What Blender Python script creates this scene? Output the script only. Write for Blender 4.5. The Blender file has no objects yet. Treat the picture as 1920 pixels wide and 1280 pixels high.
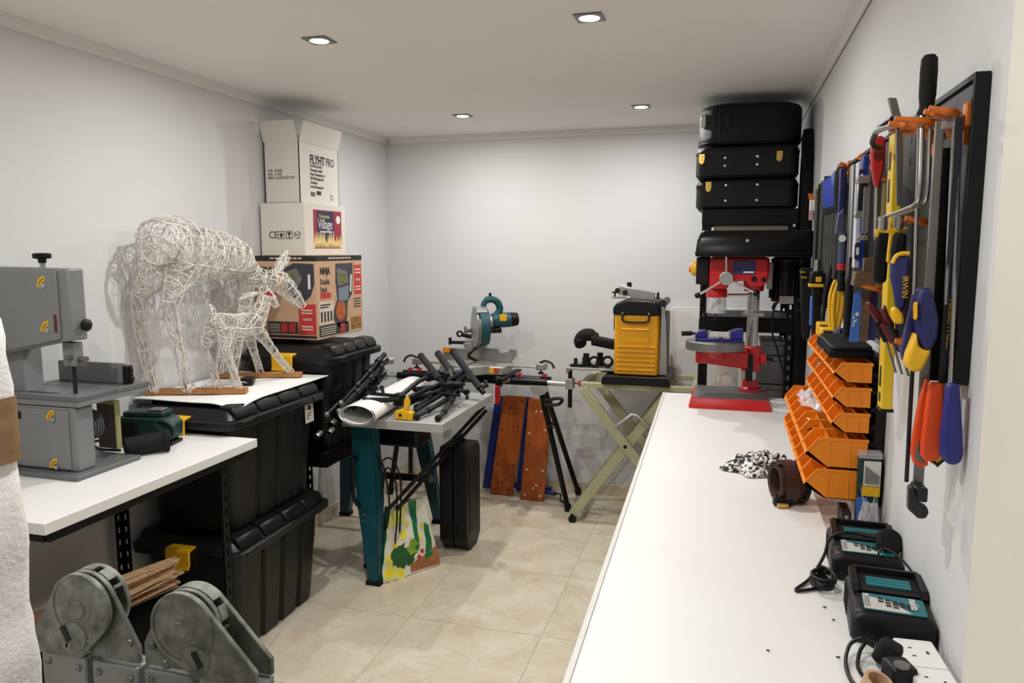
import bpy, bmesh, math, random
from mathutils import Vector as V, Matrix as M
from math import pi, sin, cos, radians as R

random.seed(7)
SC = bpy.context.scene
COL = SC.collection

# ---------------------------------------------------------------- camera, world, exposure
cam = bpy.data.objects.new('camera', bpy.data.cameras.new('camera'))
COL.objects.link(cam)
cam.location = (0, 0, 1.62)
cam.rotation_euler = (pi/2 - R(6.985), 0, R(15.929))
cam.data.sensor_width = 36
cam.data.lens = 26.475
cam.data.clip_start = 0.02
SC.camera = cam
w = bpy.data.worlds.new('world'); SC.world = w; w.use_nodes = True
w.node_tree.nodes['Background'].inputs[0].default_value = (.9, .95, 1, 1)
w.node_tree.nodes['Background'].inputs[1].default_value = .15
SC.view_settings.view_transform = 'Standard'
SC.view_settings.look = 'None'
SC.view_settings.exposure = 0.62
SC.view_settings.gamma = 1
SC.view_settings.use_curve_mapping = False
LAMP_W = 7.0            # watts of each ceiling downlight

# ---------------------------------------------------------------- materials
def lin(c):
    c = c/255
    return c/12.92 if c <= .04045 else ((c+.055)/1.055)**2.4
MATS = {}
def mat(name, rgb, rough=.5, metal=0, var=.06, scale=12, bump=0, bscale=60, emit=0, alpha=1, trans=0, coat=0):
    if name in MATS: return MATS[name]
    m = bpy.data.materials.new(name); m.use_nodes = True
    nt = m.node_tree; N = nt.nodes; L = nt.links
    b = N['Principled BSDF']
    col = tuple(lin(x) for x in rgb)
    tc = N.new('ShaderNodeTexCoord')
    nz = N.new('ShaderNodeTexNoise'); nz.inputs['Scale'].default_value = scale; nz.inputs['Detail'].default_value = 5
    L.new(tc.outputs['Object'], nz.inputs['Vector'])
    rp = N.new('ShaderNodeValToRGB')
    rp.color_ramp.elements[0].position = .3; rp.color_ramp.elements[1].position = .7
    rp.color_ramp.elements[0].color = tuple(max(0, x*(1-var)) for x in col)+(1,)
    rp.color_ramp.elements[1].color = tuple(min(1, x*(1+var)) for x in col)+(1,)
    L.new(nz.outputs['Fac'], rp.inputs['Fac'])
    L.new(rp.outputs['Color'], b.inputs['Base Color'])
    b.inputs['Roughness'].default_value = rough
    b.inputs['Metallic'].default_value = metal
    if max(rgb) < 30: b.inputs['Specular IOR Level'].default_value = .3
    if coat: b.inputs['Coat Weight'].default_value = coat
    if bump:
        n2 = N.new('ShaderNodeTexNoise'); n2.inputs['Scale'].default_value = bscale; n2.inputs['Detail'].default_value = 3
        L.new(tc.outputs['Object'], n2.inputs['Vector'])
        bp = N.new('ShaderNodeBump'); bp.inputs['Strength'].default_value = bump; bp.inputs['Distance'].default_value = .004
        L.new(n2.outputs['Fac'], bp.inputs['Height']); L.new(bp.outputs['Normal'], b.inputs['Normal'])
    if emit:
        b.inputs['Emission Color'].default_value = col+(1,); b.inputs['Emission Strength'].default_value = emit
    if trans:
        b.inputs['Transmission Weight'].default_value = trans; b.inputs['IOR'].default_value = 1.3
    if alpha < 1: b.inputs['Alpha'].default_value = alpha
    MATS[name] = m
    return m

def wood_mat(name, a, b_, scale=(3, 30, 30), rough=.55):
    m = mat(name, a, rough)
    nt = m.node_tree; N = nt.nodes; L = nt.links
    nz = [n for n in N if n.type == 'TEX_NOISE'][0]; rp = [n for n in N if n.type == 'VALTORGB'][0]
    tc = [n for n in N if n.type == 'TEX_COORD'][0]
    mp = N.new('ShaderNodeMapping'); mp.inputs['Scale'].default_value = scale
    L.new(tc.outputs['Object'], mp.inputs['Vector']); L.new(mp.outputs['Vector'], nz.inputs['Vector'])
    nz.inputs['Scale'].default_value = 2
    rp.color_ramp.elements[0].color = tuple(lin(x) for x in a)+(1,)
    rp.color_ramp.elements[1].color = tuple(lin(x) for x in b_)+(1,)
    return m

def marble_mat():
    m = bpy.data.materials.new('cream_marble'); m.use_nodes = True
    nt = m.node_tree; N = nt.nodes; L = nt.links; b = N['Principled BSDF']
    tc = N.new('ShaderNodeTexCoord'); oi = N.new('ShaderNodeObjectInfo')
    mul = N.new('ShaderNodeMath'); mul.operation = 'MULTIPLY'; mul.inputs[1].default_value = 37.0
    L.new(oi.outputs['Random'], mul.inputs[0])
    add = N.new('ShaderNodeVectorMath'); add.operation = 'ADD'
    L.new(tc.outputs['Object'], add.inputs[0]); L.new(mul.outputs[0], add.inputs[1])
    n1 = N.new('ShaderNodeTexNoise'); n1.inputs['Scale'].default_value = 4.5; n1.inputs['Detail'].default_value = 8; n1.inputs['Distortion'].default_value = .6
    L.new(add.outputs[0], n1.inputs['Vector'])
    r1 = N.new('ShaderNodeValToRGB'); e = r1.color_ramp.elements
    e[0].position = .32; e[0].color = tuple(lin(x) for x in (205, 189, 164))+(1,)
    e[1].position = .68; e[1].color = tuple(lin(x) for x in (228, 218, 198))+(1,)
    L.new(n1.outputs['Fac'], r1.inputs['Fac'])
    n2 = N.new('ShaderNodeTexNoise'); n2.inputs['Scale'].default_value = 3.2; n2.inputs['Detail'].default_value = 6; n2.inputs['Distortion'].default_value = 2.2
    L.new(add.outputs[0], n2.inputs['Vector'])
    r2 = N.new('ShaderNodeValToRGB'); e = r2.color_ramp.elements
    e[0].position = .485; e[0].color = (0, 0, 0, 1); e[1].position = .5; e[1].color = (.7, .7, .7, 1)
    x = e.new(.515); x.color = (0, 0, 0, 1)
    L.new(n2.outputs['Fac'], r2.inputs['Fac'])
    mx = N.new('ShaderNodeMixRGB'); mx.inputs[2].default_value = tuple(lin(x) for x in (150, 116, 88))+(1,)
    L.new(r1.outputs['Color'], mx.inputs[1])
    sc = N.new('ShaderNodeMath'); sc.operation = 'MULTIPLY'; sc.inputs[1].default_value = .32
    L.new(r2.outputs['Color'], sc.inputs[0]); L.new(sc.outputs[0], mx.inputs[0])
    L.new(mx.outputs['Color'], b.inputs['Base Color'])
    b.inputs['Roughness'].default_value = .22
    MATS['cream_marble'] = m
    return m

marble = marble_mat()
wallm = mat('painted_wall', (209, 208, 208), .75, var=.015, scale=2, bump=.06, bscale=90)
ceilm = mat('painted_ceiling', (238, 236, 232), .85, var=.015, scale=2)
trimm = mat('white_trim', (226, 225, 222), .6, var=.02)
groutm = mat('grout', (178, 166, 146), .8)
jambm = mat('door_lining_paint', (215, 208, 196), .6, var=.01)
white = mat('white_laminate', (230, 229, 226), .42, var=.015, scale=4)
whedge = mat('white_edging', (215, 212, 206), .5, var=.03)
paper = mat('white_paper', (232, 231, 228), .7, var=.02)
foam = mat('white_packing_foam', (242, 240, 236), .55, var=.03, scale=30, bump=.35, bscale=160)
blk = mat('black_plastic', (15, 15, 16), .42, var=.15)
blkm = mat('black_matt_metal', (12, 12, 13), .5, .3, var=.15)
blkr = mat('black_rubber', (14, 14, 14), .75, var=.15, bump=.2, bscale=200)
blkg = mat('gloss_black_steel', (11, 11, 12), .25, .2, var=.1)
tote_m = mat('black_tote_plastic', (14, 14, 14), .4, var=.12, bump=.25, bscale=250)
lid_m = mat('black_lid_plastic', (17, 17, 17), .36, var=.12)
case_m = mat('black_case_leatherette', (12, 12, 13), .5, var=.2, bump=.5, bscale=400)
fabric_b = mat('black_nylon', (12, 12, 13), .9, var=.2, bump=.5, bscale=300)
foamgrip = mat('grey_foam_grip', (40, 39, 38), .85, var=.15, bump=.3, bscale=300)
yel = mat('yellow_plastic', (228, 176, 18), .42, var=.05)
yelp = mat('yellow_paint', (230, 164, 18), .35, var=.04)
yell = mat('yellow_level_paint', (222, 184, 22), .4, var=.04)
orange = mat('orange_plastic', (232, 132, 16), .45, var=.05)
orangeh = mat('orange_holder_plastic', (216, 112, 30), .45, var=.06)
orred = mat('orange_red_grip', (222, 74, 18), .45, var=.05)
red = mat('red_enamel', (186, 24, 30), .32, var=.06)
redp = mat('red_plastic', (178, 26, 32), .45, var=.06)
dkred = mat('dark_red_grip', (92, 22, 26), .45, var=.12)
teal = mat('teal_paint', (10, 72, 86), .38, var=.08)
tealp = mat('teal_plastic', (14, 70, 80), .4, var=.08)
dkgreen = mat('dark_green_plastic', (14, 52, 46), .45, var=.12)
blue = mat('blue_plastic', (24, 50, 148), .42, var=.08)
navy = mat('navy_grip', (32, 34, 92), .48, var=.06)
bluev = mat('blue_vice_paint', (22, 26, 112), .35, var=.08)
sblue = mat('sky_blue_print', (62, 104, 186), .5, var=.04)
gsaw = mat('grey_machine_paint', (124, 125, 125), .38, var=.03)
gsawd = mat('dark_grey_paint', (100, 101, 102), .4, var=.05)
paleg = mat('pale_grey_table', (186, 185, 181), .4, .25, var=.04)
galu = mat('brushed_aluminium', (176, 176, 174), .36, .8, var=.05, scale=20)
alu = mat('cast_aluminium', (168, 167, 162), .45, .55, var=.08)
steel = mat('bright_steel', (186, 186, 184), .25, .9, var=.06)
steeld = mat('dull_steel', (128, 126, 122), .42, .75, var=.14)
gun = mat('dark_steel', (52, 52, 53), .42, .7, var=.15)
chrome = mat('chrome', (214, 214, 212), .12, 1, var=.03)
brass = mat('brass', (212, 178, 96), .28, .9, var=.08)
hingem = mat('weathered_zinc', (122, 123, 116), .5, .45, var=.5, scale=42)
railm = mat('ladder_aluminium', (146, 147, 147), .42, .6, var=.06)
sage = mat('sage_enamel', (178, 176, 142), .42, var=.05)
card = mat('brown_cardboard', (176, 136, 104), .8, var=.06, scale=8)
kraft = mat('kraft_card', (196, 158, 126), .75, var=.04, scale=8)
wcard = mat('white_cardboard', (212, 207, 197), .75, var=.03, scale=5)
wcardin = mat('cardboard_inside', (110, 90, 72), .85, var=.1)
ply = wood_mat('stained_plywood', (146, 66, 20), (170, 88, 30), (20, 20, 2.2), .4)
slatw = wood_mat('pine_slat', (150, 98, 48), (182, 128, 70), (3, 40, 40))
wedgew = wood_mat('shim_wood', (206, 164, 122), (236, 202, 162), (4, 40, 40))
dwood = wood_mat('walnut_wood', (84, 62, 46), (108, 82, 62), (4, 40, 40))
tapem = wood_mat('brown_packing_tape', (124, 94, 62), (150, 118, 82), (3, 10, 40), .35)
wirem = mat('whitewashed_wire', (232, 228, 220), .5, var=.14, scale=40)
wired = mat('light_string_wire', (206, 200, 190), .5, var=.25, scale=60)
ink = mat('black_ink', (30, 29, 30), .7, var=.05)
inkg = mat('grey_ink', (96, 94, 92), .7, var=.05)
wink = mat('white_ink', (226, 224, 218), .6, var=.03)
redink = mat('red_print', (188, 54, 50), .6, var=.06)
leather = mat('brown_leather', (66, 40, 32), .5, var=.2, bump=.4, bscale=150)
clear = mat('clear_plastic', (238, 238, 240), .15, alpha=.32, var=.01)
cable = mat('black_cable', (18, 18, 18), .5, var=.1)
boardm = mat('pegboard_black', (17, 17, 18), .5, .1, var=.1)
print('materials', len(MATS))

# ---------------------------------------------------------------- mesh builder
BASIS = {}
class MB:
    def __init__(s): s.v = []; s.f = []; s.m = None
    def add(s, vs, fs):
        k = len(s.v)
        if s.m is not None: vs = [s.m @ V(p) for p in vs]
        s.v += [V(p) for p in vs]; s.f += [tuple(i+k for i in f) for f in fs]
        return s
    def box(s, x0, x1, y0, y1, z0, z1):
        return s.add([(x0,y0,z0),(x1,y0,z0),(x1,y1,z0),(x0,y1,z0),(x0,y0,z1),(x1,y0,z1),(x1,y1,z1),(x0,y1,z1)],
                     [(3,2,1,0),(4,5,6,7),(0,1,5,4),(1,2,6,5),(2,3,7,6),(3,0,4,7)])
    def cbox(s, c, d, rot=None):
        a, b, e = d[0]/2, d[1]/2, d[2]/2
        vs = [V(p) for p in [(-a,-b,-e),(a,-b,-e),(a,b,-e),(-a,b,-e),(-a,-b,e),(a,-b,e),(a,b,e),(-a,b,e)]]
        if rot is not None: vs = [rot @ p for p in vs]
        return s.add([p+V(c) for p in vs], [(3,2,1,0),(4,5,6,7),(0,1,5,4),(1,2,6,5),(2,3,7,6),(3,0,4,7)])
    def beam(s, p0, p1, w, h, up=(0,0,1)):
        p0, p1 = V(p0), V(p1); d = (p1-p0); L = d.length; d.normalize()
        side = d.cross(V(up)); side = side.normalized() if side.length > 1e-5 else V((1,0,0))
        u = side.cross(d)
        r = M((side, d, u)).transposed()
        return s.cbox((p0+p1)/2, (w, L, h), r)
    def cyl(s, p0, p1, r0, r1=None, n=14, caps=True):
        r1 = r0 if r1 is None else r1
        return s.tube([p0, p1], [r0, r1], n, caps)
    def tube(s, pts, r, n=8, caps=True, closed=False):
        pts = [V(p) for p in pts]; k = len(pts)
        rr = r if isinstance(r, (list, tuple)) else [r]*k
        vs = []; fs = []; prev = None
        for i, p in enumerate(pts):
            if closed: t = pts[(i+1) % k]-pts[i-1]
            else: t = pts[min(i+1, k-1)]-pts[max(i-1, 0)]
            t = t.normalized() if t.length > 1e-9 else V((0,0,1))
            if prev is None:
                a = t.cross(V((0,0,1)))
                if a.length < 1e-3: a = t.cross(V((1,0,0)))
            else:
                a = prev - t*prev.dot(t)
                if a.length < 1e-4: a = t.cross(V((0.3,.5,1)))
            a.normalize(); prev = a; b = t.cross(a)
            for j in range(n):
                q = 2*pi*j/n
                vs.append(p+(a*cos(q)+b*sin(q))*rr[i])
        m = k if closed else k-1
        for i in range(m):
            i2 = (i+1) % k
            for j in range(n):
                j2 = (j+1) % n
                fs.append((i*n+j, i*n+j2, i2*n+j2, i2*n+j))
        if caps and not closed:
            fs.append(tuple(range(n-1, -1, -1))); fs.append(tuple((k-1)*n+j for j in range(n)))
        return s.add(vs, fs)
    def prism(s, poly, ax, a, b):
        k = len(poly)
        f3 = {'x': lambda u, v, t: (t, u, v), 'y': lambda u, v, t: (u, t, v), 'z': lambda u, v, t: (u, v, t)}[ax]
        vs = [f3(u, v, a) for u, v in poly]+[f3(u, v, b) for u, v in poly]
        fs = [tuple(range(k-1, -1, -1)), tuple(range(k, 2*k))]
        fs += [(i, (i+1) % k, k+(i+1) % k, k+i) for i in range(k)]
        return s.add(vs, fs)
    def loft(s, rings, caps=True, closed=True):
        n = len(rings[0]); vs = [p for r_ in rings for p in r_]; fs = []
        for i in range(len(rings)-1):
            for j in range(n if closed else n-1):
                j2 = (j+1) % n
                fs.append((i*n+j, i*n+j2, (i+1)*n+j2, (i+1)*n+j))
        if caps:
            fs.append(tuple(range(n-1, -1, -1))); fs.append(tuple((len(rings)-1)*n+j for j in range(n)))
        return s.add(vs, fs)
    def lathe(s, prof, c=(0,0,0), n=20, ax=(0,0,1)):
        ax = V(ax).normalized(); q = V((0,0,1)).rotation_difference(ax); c = V(c)
        rings = [[c+q@V((r*cos(2*pi*j/n), r*sin(2*pi*j/n), z)) for j in range(n)] for r, z in prof]
        return s.loft(rings)
    def ball(s, c, r, n=10):
        r = (r, r, r) if not isinstance(r, (tuple, list)) else r
        h = n//2+1; rings = []
        for i in range(h+1):
            a = -pi/2+pi*i/h
            a = max(-pi/2+.06, min(pi/2-.06, a))
            rings.append([(c[0]+r[0]*cos(a)*cos(2*pi*j/n), c[1]+r[1]*cos(a)*sin(2*pi*j/n), c[2]+r[2]*sin(a)) for j in range(n)])
        return s.loft(rings)
    def ring(s, c, ro, ri, h, ax=(0,0,1), n=24):
        return s.lathe_closed([(ri, -h/2), (ro, -h/2), (ro, h/2), (ri, h/2)], c, n, ax)
    def lathe_closed(s, prof, c, n=24, ax=(0,0,1), a0=0, a1=2*pi):
        ax = V(ax).normalized(); q = V((0,0,1)).rotation_difference(ax); c = V(c); k = len(prof)
        full = abs(a1-a0-2*pi) < 1e-6; m = n if full else n+1
        vs = [c+q@V((r*cos(a0+(a1-a0)*j/n), r*sin(a0+(a1-a0)*j/n), z)) for j in range(m) for r, z in prof]
        fs = []
        for j in range(n):
            j2 = (j+1) % m
            for i in range(k):
                i2 = (i+1) % k
                fs.append((j*k+i, j2*k+i, j2*k+i2, j*k+i2))
        if not full:
            fs.append(tuple(range(k))); fs.append(tuple((m-1)*k+i for i in range(k-1, -1, -1)))
        return s.add(vs, fs)
    def sheet(s, fn, nu, nv, th=0):
        vs = [V(fn(i/nu, j/nv)) for i in range(nu+1) for j in range(nv+1)]
        g = lambda i, j: i*(nv+1)+j
        fs = [(g(i,j), g(i+1,j), g(i+1,j+1), g(i,j+1)) for i in range(nu) for j in range(nv)]
        if th:
            bm = bmesh.new(); bv = [bm.verts.new(p) for p in vs]
            for f in fs: bm.faces.new([bv[i] for i in f])
            bm.normal_update(); bmesh.ops.solidify(bm, geom=bm.faces[:], thickness=th)
            bm.verts.index_update()
            vs = [p.co.copy() for p in bm.verts]; fs = [tuple(p.index for p in f.verts) for f in bm.faces]; bm.free()
        return s.add(vs, fs)
    def mesh(s, name, smooth=35):
        me = bpy.data.meshes.new(name)
        me.from_pydata(s.v, [], s.f)
        bm = bmesh.new(); bm.from_mesh(me); bmesh.ops.recalc_face_normals(bm, faces=bm.faces[:]); bm.to_mesh(me); bm.free()
        if smooth:
            me.polygons.foreach_set('use_smooth', [True]*len(me.polygons))
            me.set_sharp_from_angle(angle=R(smooth))
        me.update()
        return me
    def build(s, name, m, parent=None, bevel=0, smooth=35, local=False, label=None, seg=2):
        if parent is None:
            xs = [p.x for p in s.v]; ys = [p.y for p in s.v]; zs = [p.z for p in s.v]
            o0 = V(((min(xs)+max(xs))/2, (min(ys)+max(ys))/2, min(zs)))
            s.v = [p-o0 for p in s.v]; bas = M.Translation(o0)
        else:
            bas = BASIS[parent.name]
            if not local:
                iv = bas.inverted(); s.v = [iv@p for p in s.v]
        o = bpy.data.objects.new(name, s.mesh(name, smooth))
        COL.objects.link(o)
        mm = m if isinstance(m, (list, tuple)) else [m]
        for q in mm: o.data.materials.append(q)
        if parent is None: o.location = o0
        else: o.parent = parent
        BASIS[o.name] = bas
        if bevel:
            md = o.modifiers.new('bevel', 'BEVEL'); md.width = bevel; md.segments = seg; md.limit_method = 'ANGLE'; md.angle_limit = R(40)
        if label: o['label'] = label
        return o

def tag(o, label, cat, group=None):
    o['label'] = label; o['category'] = cat
    if group: o['group'] = group
    return o
def thing(name, label, cat, loc=(0,0,0), rz=0, group=None):
    o = bpy.data.objects.new(name, None); COL.objects.link(o)
    o.empty_display_size = .05
    o.location = loc; o.rotation_euler = (0, 0, rz)
    BASIS[o.name] = M.Translation(V(loc)) @ M.Rotation(rz, 4, 'Z')
    return tag(o, label, cat, group)
def struct(o): o['kind'] = 'structure'; return o
def dup(root, loc, rz=None, label=None, group=None):
    r = root.copy(); COL.objects.link(r); r.location = loc
    if rz is not None: r.rotation_euler = (0, 0, rz)
    if label: r['label'] = label
    if group: r['group'] = group
    for ch in list(root.children):
        c = ch.copy(); COL.objects.link(c); c.parent = r
        for g in ch.children:
            d = g.copy(); COL.objects.link(d); d.parent = c
    return r
def text(t, size, loc, right, up, m, parent, name='lettering', align='LEFT', squeeze=1.0, bold=0, th=.0004, local=False):
    cu = bpy.data.curves.new('tmp', 'FONT'); cu.body = t; cu.size = size; cu.align_x = align
    cu.extrude = th; cu.offset = bold; cu.space_line = .95; cu.resolution_u = 3
    ob = bpy.data.objects.new('tmp', cu); COL.objects.link(ob)
    dg = bpy.context.evaluated_depsgraph_get()
    me0 = ob.evaluated_get(dg).to_mesh()
    rv, uv = V(right).normalized(), V(up).normalized(); nv = rv.cross(uv)
    b = MB()
    b.add([V(loc)+rv*(p.co.x*squeeze)+uv*p.co.y+nv*(p.co.z+th) for p in me0.vertices], [tuple(f.vertices) for f in me0.polygons])
    bpy.data.objects.remove(ob); bpy.data.curves.remove(cu)
    return b.build(name, m, parent, smooth=0, local=local)
def patch(name, m, parent, c, right, up, w_, h_, th=.0008, label=None):
    """a flat printed label / sticker lying on a surface, c = its lower left corner"""
    rv, uv = V(right).normalized(), V(up).normalized(); nv = rv.cross(uv); c = V(c)
    b = MB()
    q = [c, c+rv*w_, c+rv*w_+uv*h_, c+uv*h_]
    b.add([p for p in q]+[p+nv*th for p in q], [(3,2,1,0),(4,5,6,7),(0,1,5,4),(1,2,6,5),(2,3,7,6),(3,0,4,7)])
    return b.build(name, m, parent, smooth=0, label=label)
def rrect(x0, x1, y0, y1, r, n=4):
    P = []
    for cx_, cy_, a in ((x1-r, y1-r, 0), (x0+r, y1-r, pi/2), (x0+r, y0+r, pi), (x1-r, y0+r, 3*pi/2)):
        P += [(cx_+r*cos(a+pi/2*i/n), cy_+r*sin(a+pi/2*i/n)) for i in range(n+1)]
    return P
def arc(cx_, cy_, r, a0, a1, n=10):
    return [(cx_+r*cos(R(a0+(a1-a0)*i/n)), cy_+r*sin(R(a0+(a1-a0)*i/n))) for i in range(n+1)]
def bez(pts, n=10):
    """smooth curve through points (Catmull-Rom)"""
    P = [V(p) for p in pts]; P = [P[0]*2-P[1]]+P+[P[-1]*2-P[-2]]; out = []
    for i in range(1, len(P)-2):
        for k in range(n):
            t = k/n
            out.append(.5*((2*P[i])+(P[i+1]-P[i-1])*t+(2*P[i-1]-5*P[i]+4*P[i+1]-P[i+2])*t*t+(3*P[i]-P[i-1]-3*P[i+1]+P[i+2])*t**3))
    out.append(P[-2]); return out
X1, Y1, Z1 = (1,0,0), (0,1,0), (0,0,1)

# ---------------------------------------------------------------- the setting
XL, XR, YB, YF, H = -2.28, .375, 4.845, -1.2, 2.37
struct(MB().box(XL-.1, XL, YF-.1, YB+.1, -.1, H+.1).build('wall_left', wallm, smooth=0))
struct(MB().box(XR, XR+.1, YF-.1, YB+.1, -.1, H+.1).build('wall_right', wallm, smooth=0))
struct(MB().box(XL, XR, YB, YB+.1, -.1, H+.1).build('wall_back', wallm, smooth=0))
struct(MB().box(XL, XR, YF-.1, YF, -.1, H+.1).build('wall_front', wallm, smooth=0))
struct(MB().box(XL, XR, YF, YB, H, H+.1).build('ceiling', ceilm, smooth=0))
cov = [(0,0), (.036,0), (.034,-.006), (.026,-.010), (.014,-.020), (.009,-.029), (.007,-.037), (0,-.037)]
struct(MB().prism([(XL+a, H+b) for a, b in cov], 'y', YF, YB).build('trim_1', trimm))
struct(MB().prism([(XR-.004-a, H+b) for a, b in cov], 'y', YF, YB).build('trim_2', trimm))
struct(MB().prism([(YB-a, H+b) for a, b in cov], 'x', XL+.03, XR-.03).build('trim_3', trimm))
struct(MB().box(XR-.022, XR, .5, 1.187, 0, H-.04).build('trim_4', jambm, bevel=.002))
struct(MB().box(XL, XL+.012, YF, YB, 0, .072).build('baseboard_left', marble, bevel=.002))
struct(MB().box(XR-.012, XR, 1.19, YB, 0, .072).build('baseboard_right', marble, bevel=.002))
struct(MB().box(XL+.012, XR-.012, YB-.012, YB, 0, .072).build('baseboard_back', marble, bevel=.002))
fl = struct(MB().box(XL, XR, YF, YB, -.1, -.0015).build('floor', groutm, smooth=0))
xs = [XL, -1.905, -1.305, -.705, -.105, XR]; ys = [YF]+[2.92+.6*k for k in range(-6, 4)]+[YB]
cache = {}
for i in range(len(xs)-1):
    for j in range(len(ys)-1):
        a, b = xs[i+1]-xs[i]-.003, ys[j+1]-ys[j]-.003
        k = (round(a, 3), round(b, 3))
        if k not in cache:
            t0 = MB().box(-a/2, a/2, -b/2, b/2, -.009, 0).mesh('tile', 0); t0.materials.append(marble); cache[k] = t0
        o = bpy.data.objects.new('tile', cache[k]); COL.objects.link(o); o.parent = fl
        o.location = V(((xs[i]+xs[i+1])/2, (ys[j]+ys[j+1])/2, 0))-fl.location

# ceiling downlights, each a square steel frame with a bright lens and its lamp
lensm = mat('lit_lens', (255, 250, 240), .3, emit=30)
def make_downlight():
    t = thing('downlight', 'square recessed downlight near the left wall, nearer one of the two', 'light', (-1.445, 2.53, H))
    f = MB()
    n = 24; ro = .042; rings = []
    sq = []
    for j in range(n):
        a = 2*pi*j/n; c, s_ = cos(a), sin(a); q = .046/max(abs(c), abs(s_)); sq.append((q*c, q*s_))
    ci = [(.034*cos(2*pi*j/n), .034*sin(2*pi*j/n)) for j in range(n)]
    f.loft([[(x, y, 0) for x, y in sq], [(x*1.0, y*1.0, -.005) for x, y in sq], [(x, y, -.006) for x, y in ci], [(x, y, 0.0) for x, y in ci]], caps=False)
    f.build('frame', steeld, t, local=True)
    MB().lathe([(.0335, -.0005), (.033, -.004), (.022, -.006), (.001, -.0065)], n=20).build('lens', lensm, t, local=True)
    ld = bpy.data.lights.new('lamp', 'AREA'); ld.energy = LAMP_W; ld.color = (1, .992, .972)
    ld.shape = 'DISK'; ld.size = .038
    lo = bpy.data.objects.new('lamp', ld); COL.objects.link(lo); lo.parent = t; lo.location = (0, 0, -.012)
    return t
dl = make_downlight()
for x, y, lab in ((-.46, 2.53, 'square recessed downlight near the camera, above the gap left of the workbench'),
                  (-1.47, 4.135, 'square recessed downlight near the back wall, above the mitre saw'),
                  (-.47, 4.135, 'square recessed downlight near the back wall, beside the stacked instrument cases'),
                  (-1.445, .93, 'square recessed downlight above the wrapped foam package'),
                  (-.46, .93, 'square recessed downlight over the near end of the workbench')):
    r_ = dup(dl, (x, y, H), label=lab)
    if y < 1:       # the two nearer the door
        q = [c for c in r_.children if c.type == 'LIGHT'][0]; q.data = q.data.copy(); q.data.energy = LAMP_W*.95

# ================================================================ LEFT SIDE
# rack bench against the left wall, with a white worktop
t = thing('rack_bench', 'black slotted-steel bench frame carrying the white worktop under the bandsaw', 'workbench', (-1.95, 1.9, 0))
def slotted_post(x, y, z0, z1, sx, sy, parent):
    b = MB(); wd = .036; th = .002
    # L-section whose two flanges are pierced by slots: strips left and right of a row of slots plus bridges
    def flange(horizontal):
        n = int((z1-z0)/.05)
        def bx(a0, a1, c0, c1):
            if horizontal: b.box(min(x+sx*a0, x+sx*a1), max(x+sx*a0, x+sx*a1), min(y, y+sy*th), max(y, y+sy*th), c0, c1)
            else: b.box(min(x, x+sx*th), max(x, x+sx*th), min(y+sy*a0, y+sy*a1), max(y+sy*a0, y+sy*a1), c0, c1)
        bx(0, .013, z0, z1); bx(.023, wd, z0, z1)
        for k in range(n+1):
            a = z0+k*.05; bx(.013, .023, a-.0 if k else z0, min(a+.028, z1))
    flange(True); flange(False)
    return b.build('post', blkm, parent, smooth=0)
for x, y, sx, sy in ((-1.695, 2.235, -1, -1), (-2.235, 2.30, 1, -1), (-2.235, 1.47, 1, 1), (-2.0, 1.47, -1, 1)):
    slotted_post(x, y, 0, .885, sx, sy, t)
MB().box(-1.70, -1.685, 1.49, 2.33, 0.856, .888).build('beam', blkm, t, bevel=.002)
MB().box(-2.25, -2.235, 1.49, 2.33, 0.856, .888).build('beam', blkm, t, bevel=.002)
MB().box(-2.235, -1.70, 1.485, 1.50, 0.856, .888).build('beam', blkm, t, bevel=.002)
MB().box(-2.235, -1.70, 2.31, 2.325, 0.856, .888).build('beam', blkm, t, bevel=.002)
MB().box(-2.235, -1.72, 1.50, 2.20, .36, .378).build('lower_shelf', blkm, t, bevel=.002, label='lower board of the bench in shadow')
wt = tag(MB().box(-2.26, -1.665, 1.46, 2.375, .888, .92).build('worktop', white, bevel=.002), 'white laminate worktop carrying the grey bandsaw', 'worktop')

# bandsaw
t = thing('bandsaw', 'grey benchtop bandsaw with yellow latch symbols on the white worktop', 'bandsaw', (-2.04, 1.88, .92))
MB().box(-2.21, -1.872, 1.765, 2.025, .92, .936).build('base_plate', gsawd, t, bevel=.003)
MB().box(-2.20, -1.905, 1.803, 1.875, .936, 1.138).build('lower_cabinet', gsaw, t, bevel=.006)
d = MB().box(-2.195, -1.927, 1.797, 1.803, .943, 1.13).build('lower_door', gsaw, t, bevel=.003)
MB().prism([(-2.215, 1.285), (-1.965, 1.335), (-1.895, 1.345), (-1.895, 1.562), (-2.215, 1.567)], 'y', 1.803, 1.865).build('upper_cabinet', gsaw, t, bevel=.006)
MB().prism([(-2.21, 1.293), (-1.968, 1.342), (-1.93, 1.35), (-1.93, 1.555), (-2.21, 1.56)], 'y', 1.795, 1.803).build('upper_door', gsaw, t, bevel=.003)
MB().box(-2.21, -2.12, 1.83, 1.90, 1.138, 1.31).build('frame_column', gsaw, t, bevel=.004)
tb = MB().box(-2.22, -1.887, 1.80, 1.95, 1.158, 1.173).box(-2.22, -1.887, 1.953, 2.10, 1.158, 1.173).build('table', gsawd, t, bevel=.0015)
MB().box(-2.22, -1.889, 1.802, 2.098, 1.14, 1.158).build('table_rib', gsaw, t, bevel=.002)
MB().box(-2.21, -2.0, 1.83, 1.845, 1.1732, 1.1738).build('mitre_slot', gun, t)
MB().box(-2.20, -1.925, 2.03, 2.045, 1.174, 1.242).build('fence', gsaw, t, bevel=.002)
MB().box(-1.925, -1.905, 2.022, 2.05, 1.1735, 1.235).box(-1.905, -1.895, 2.028, 2.045, 1.185, 1.198).box(-1.905, -1.896, 2.03, 2.042, 1.215, 1.228).build('fence_clamp', blk, t, bevel=.003)
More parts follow.
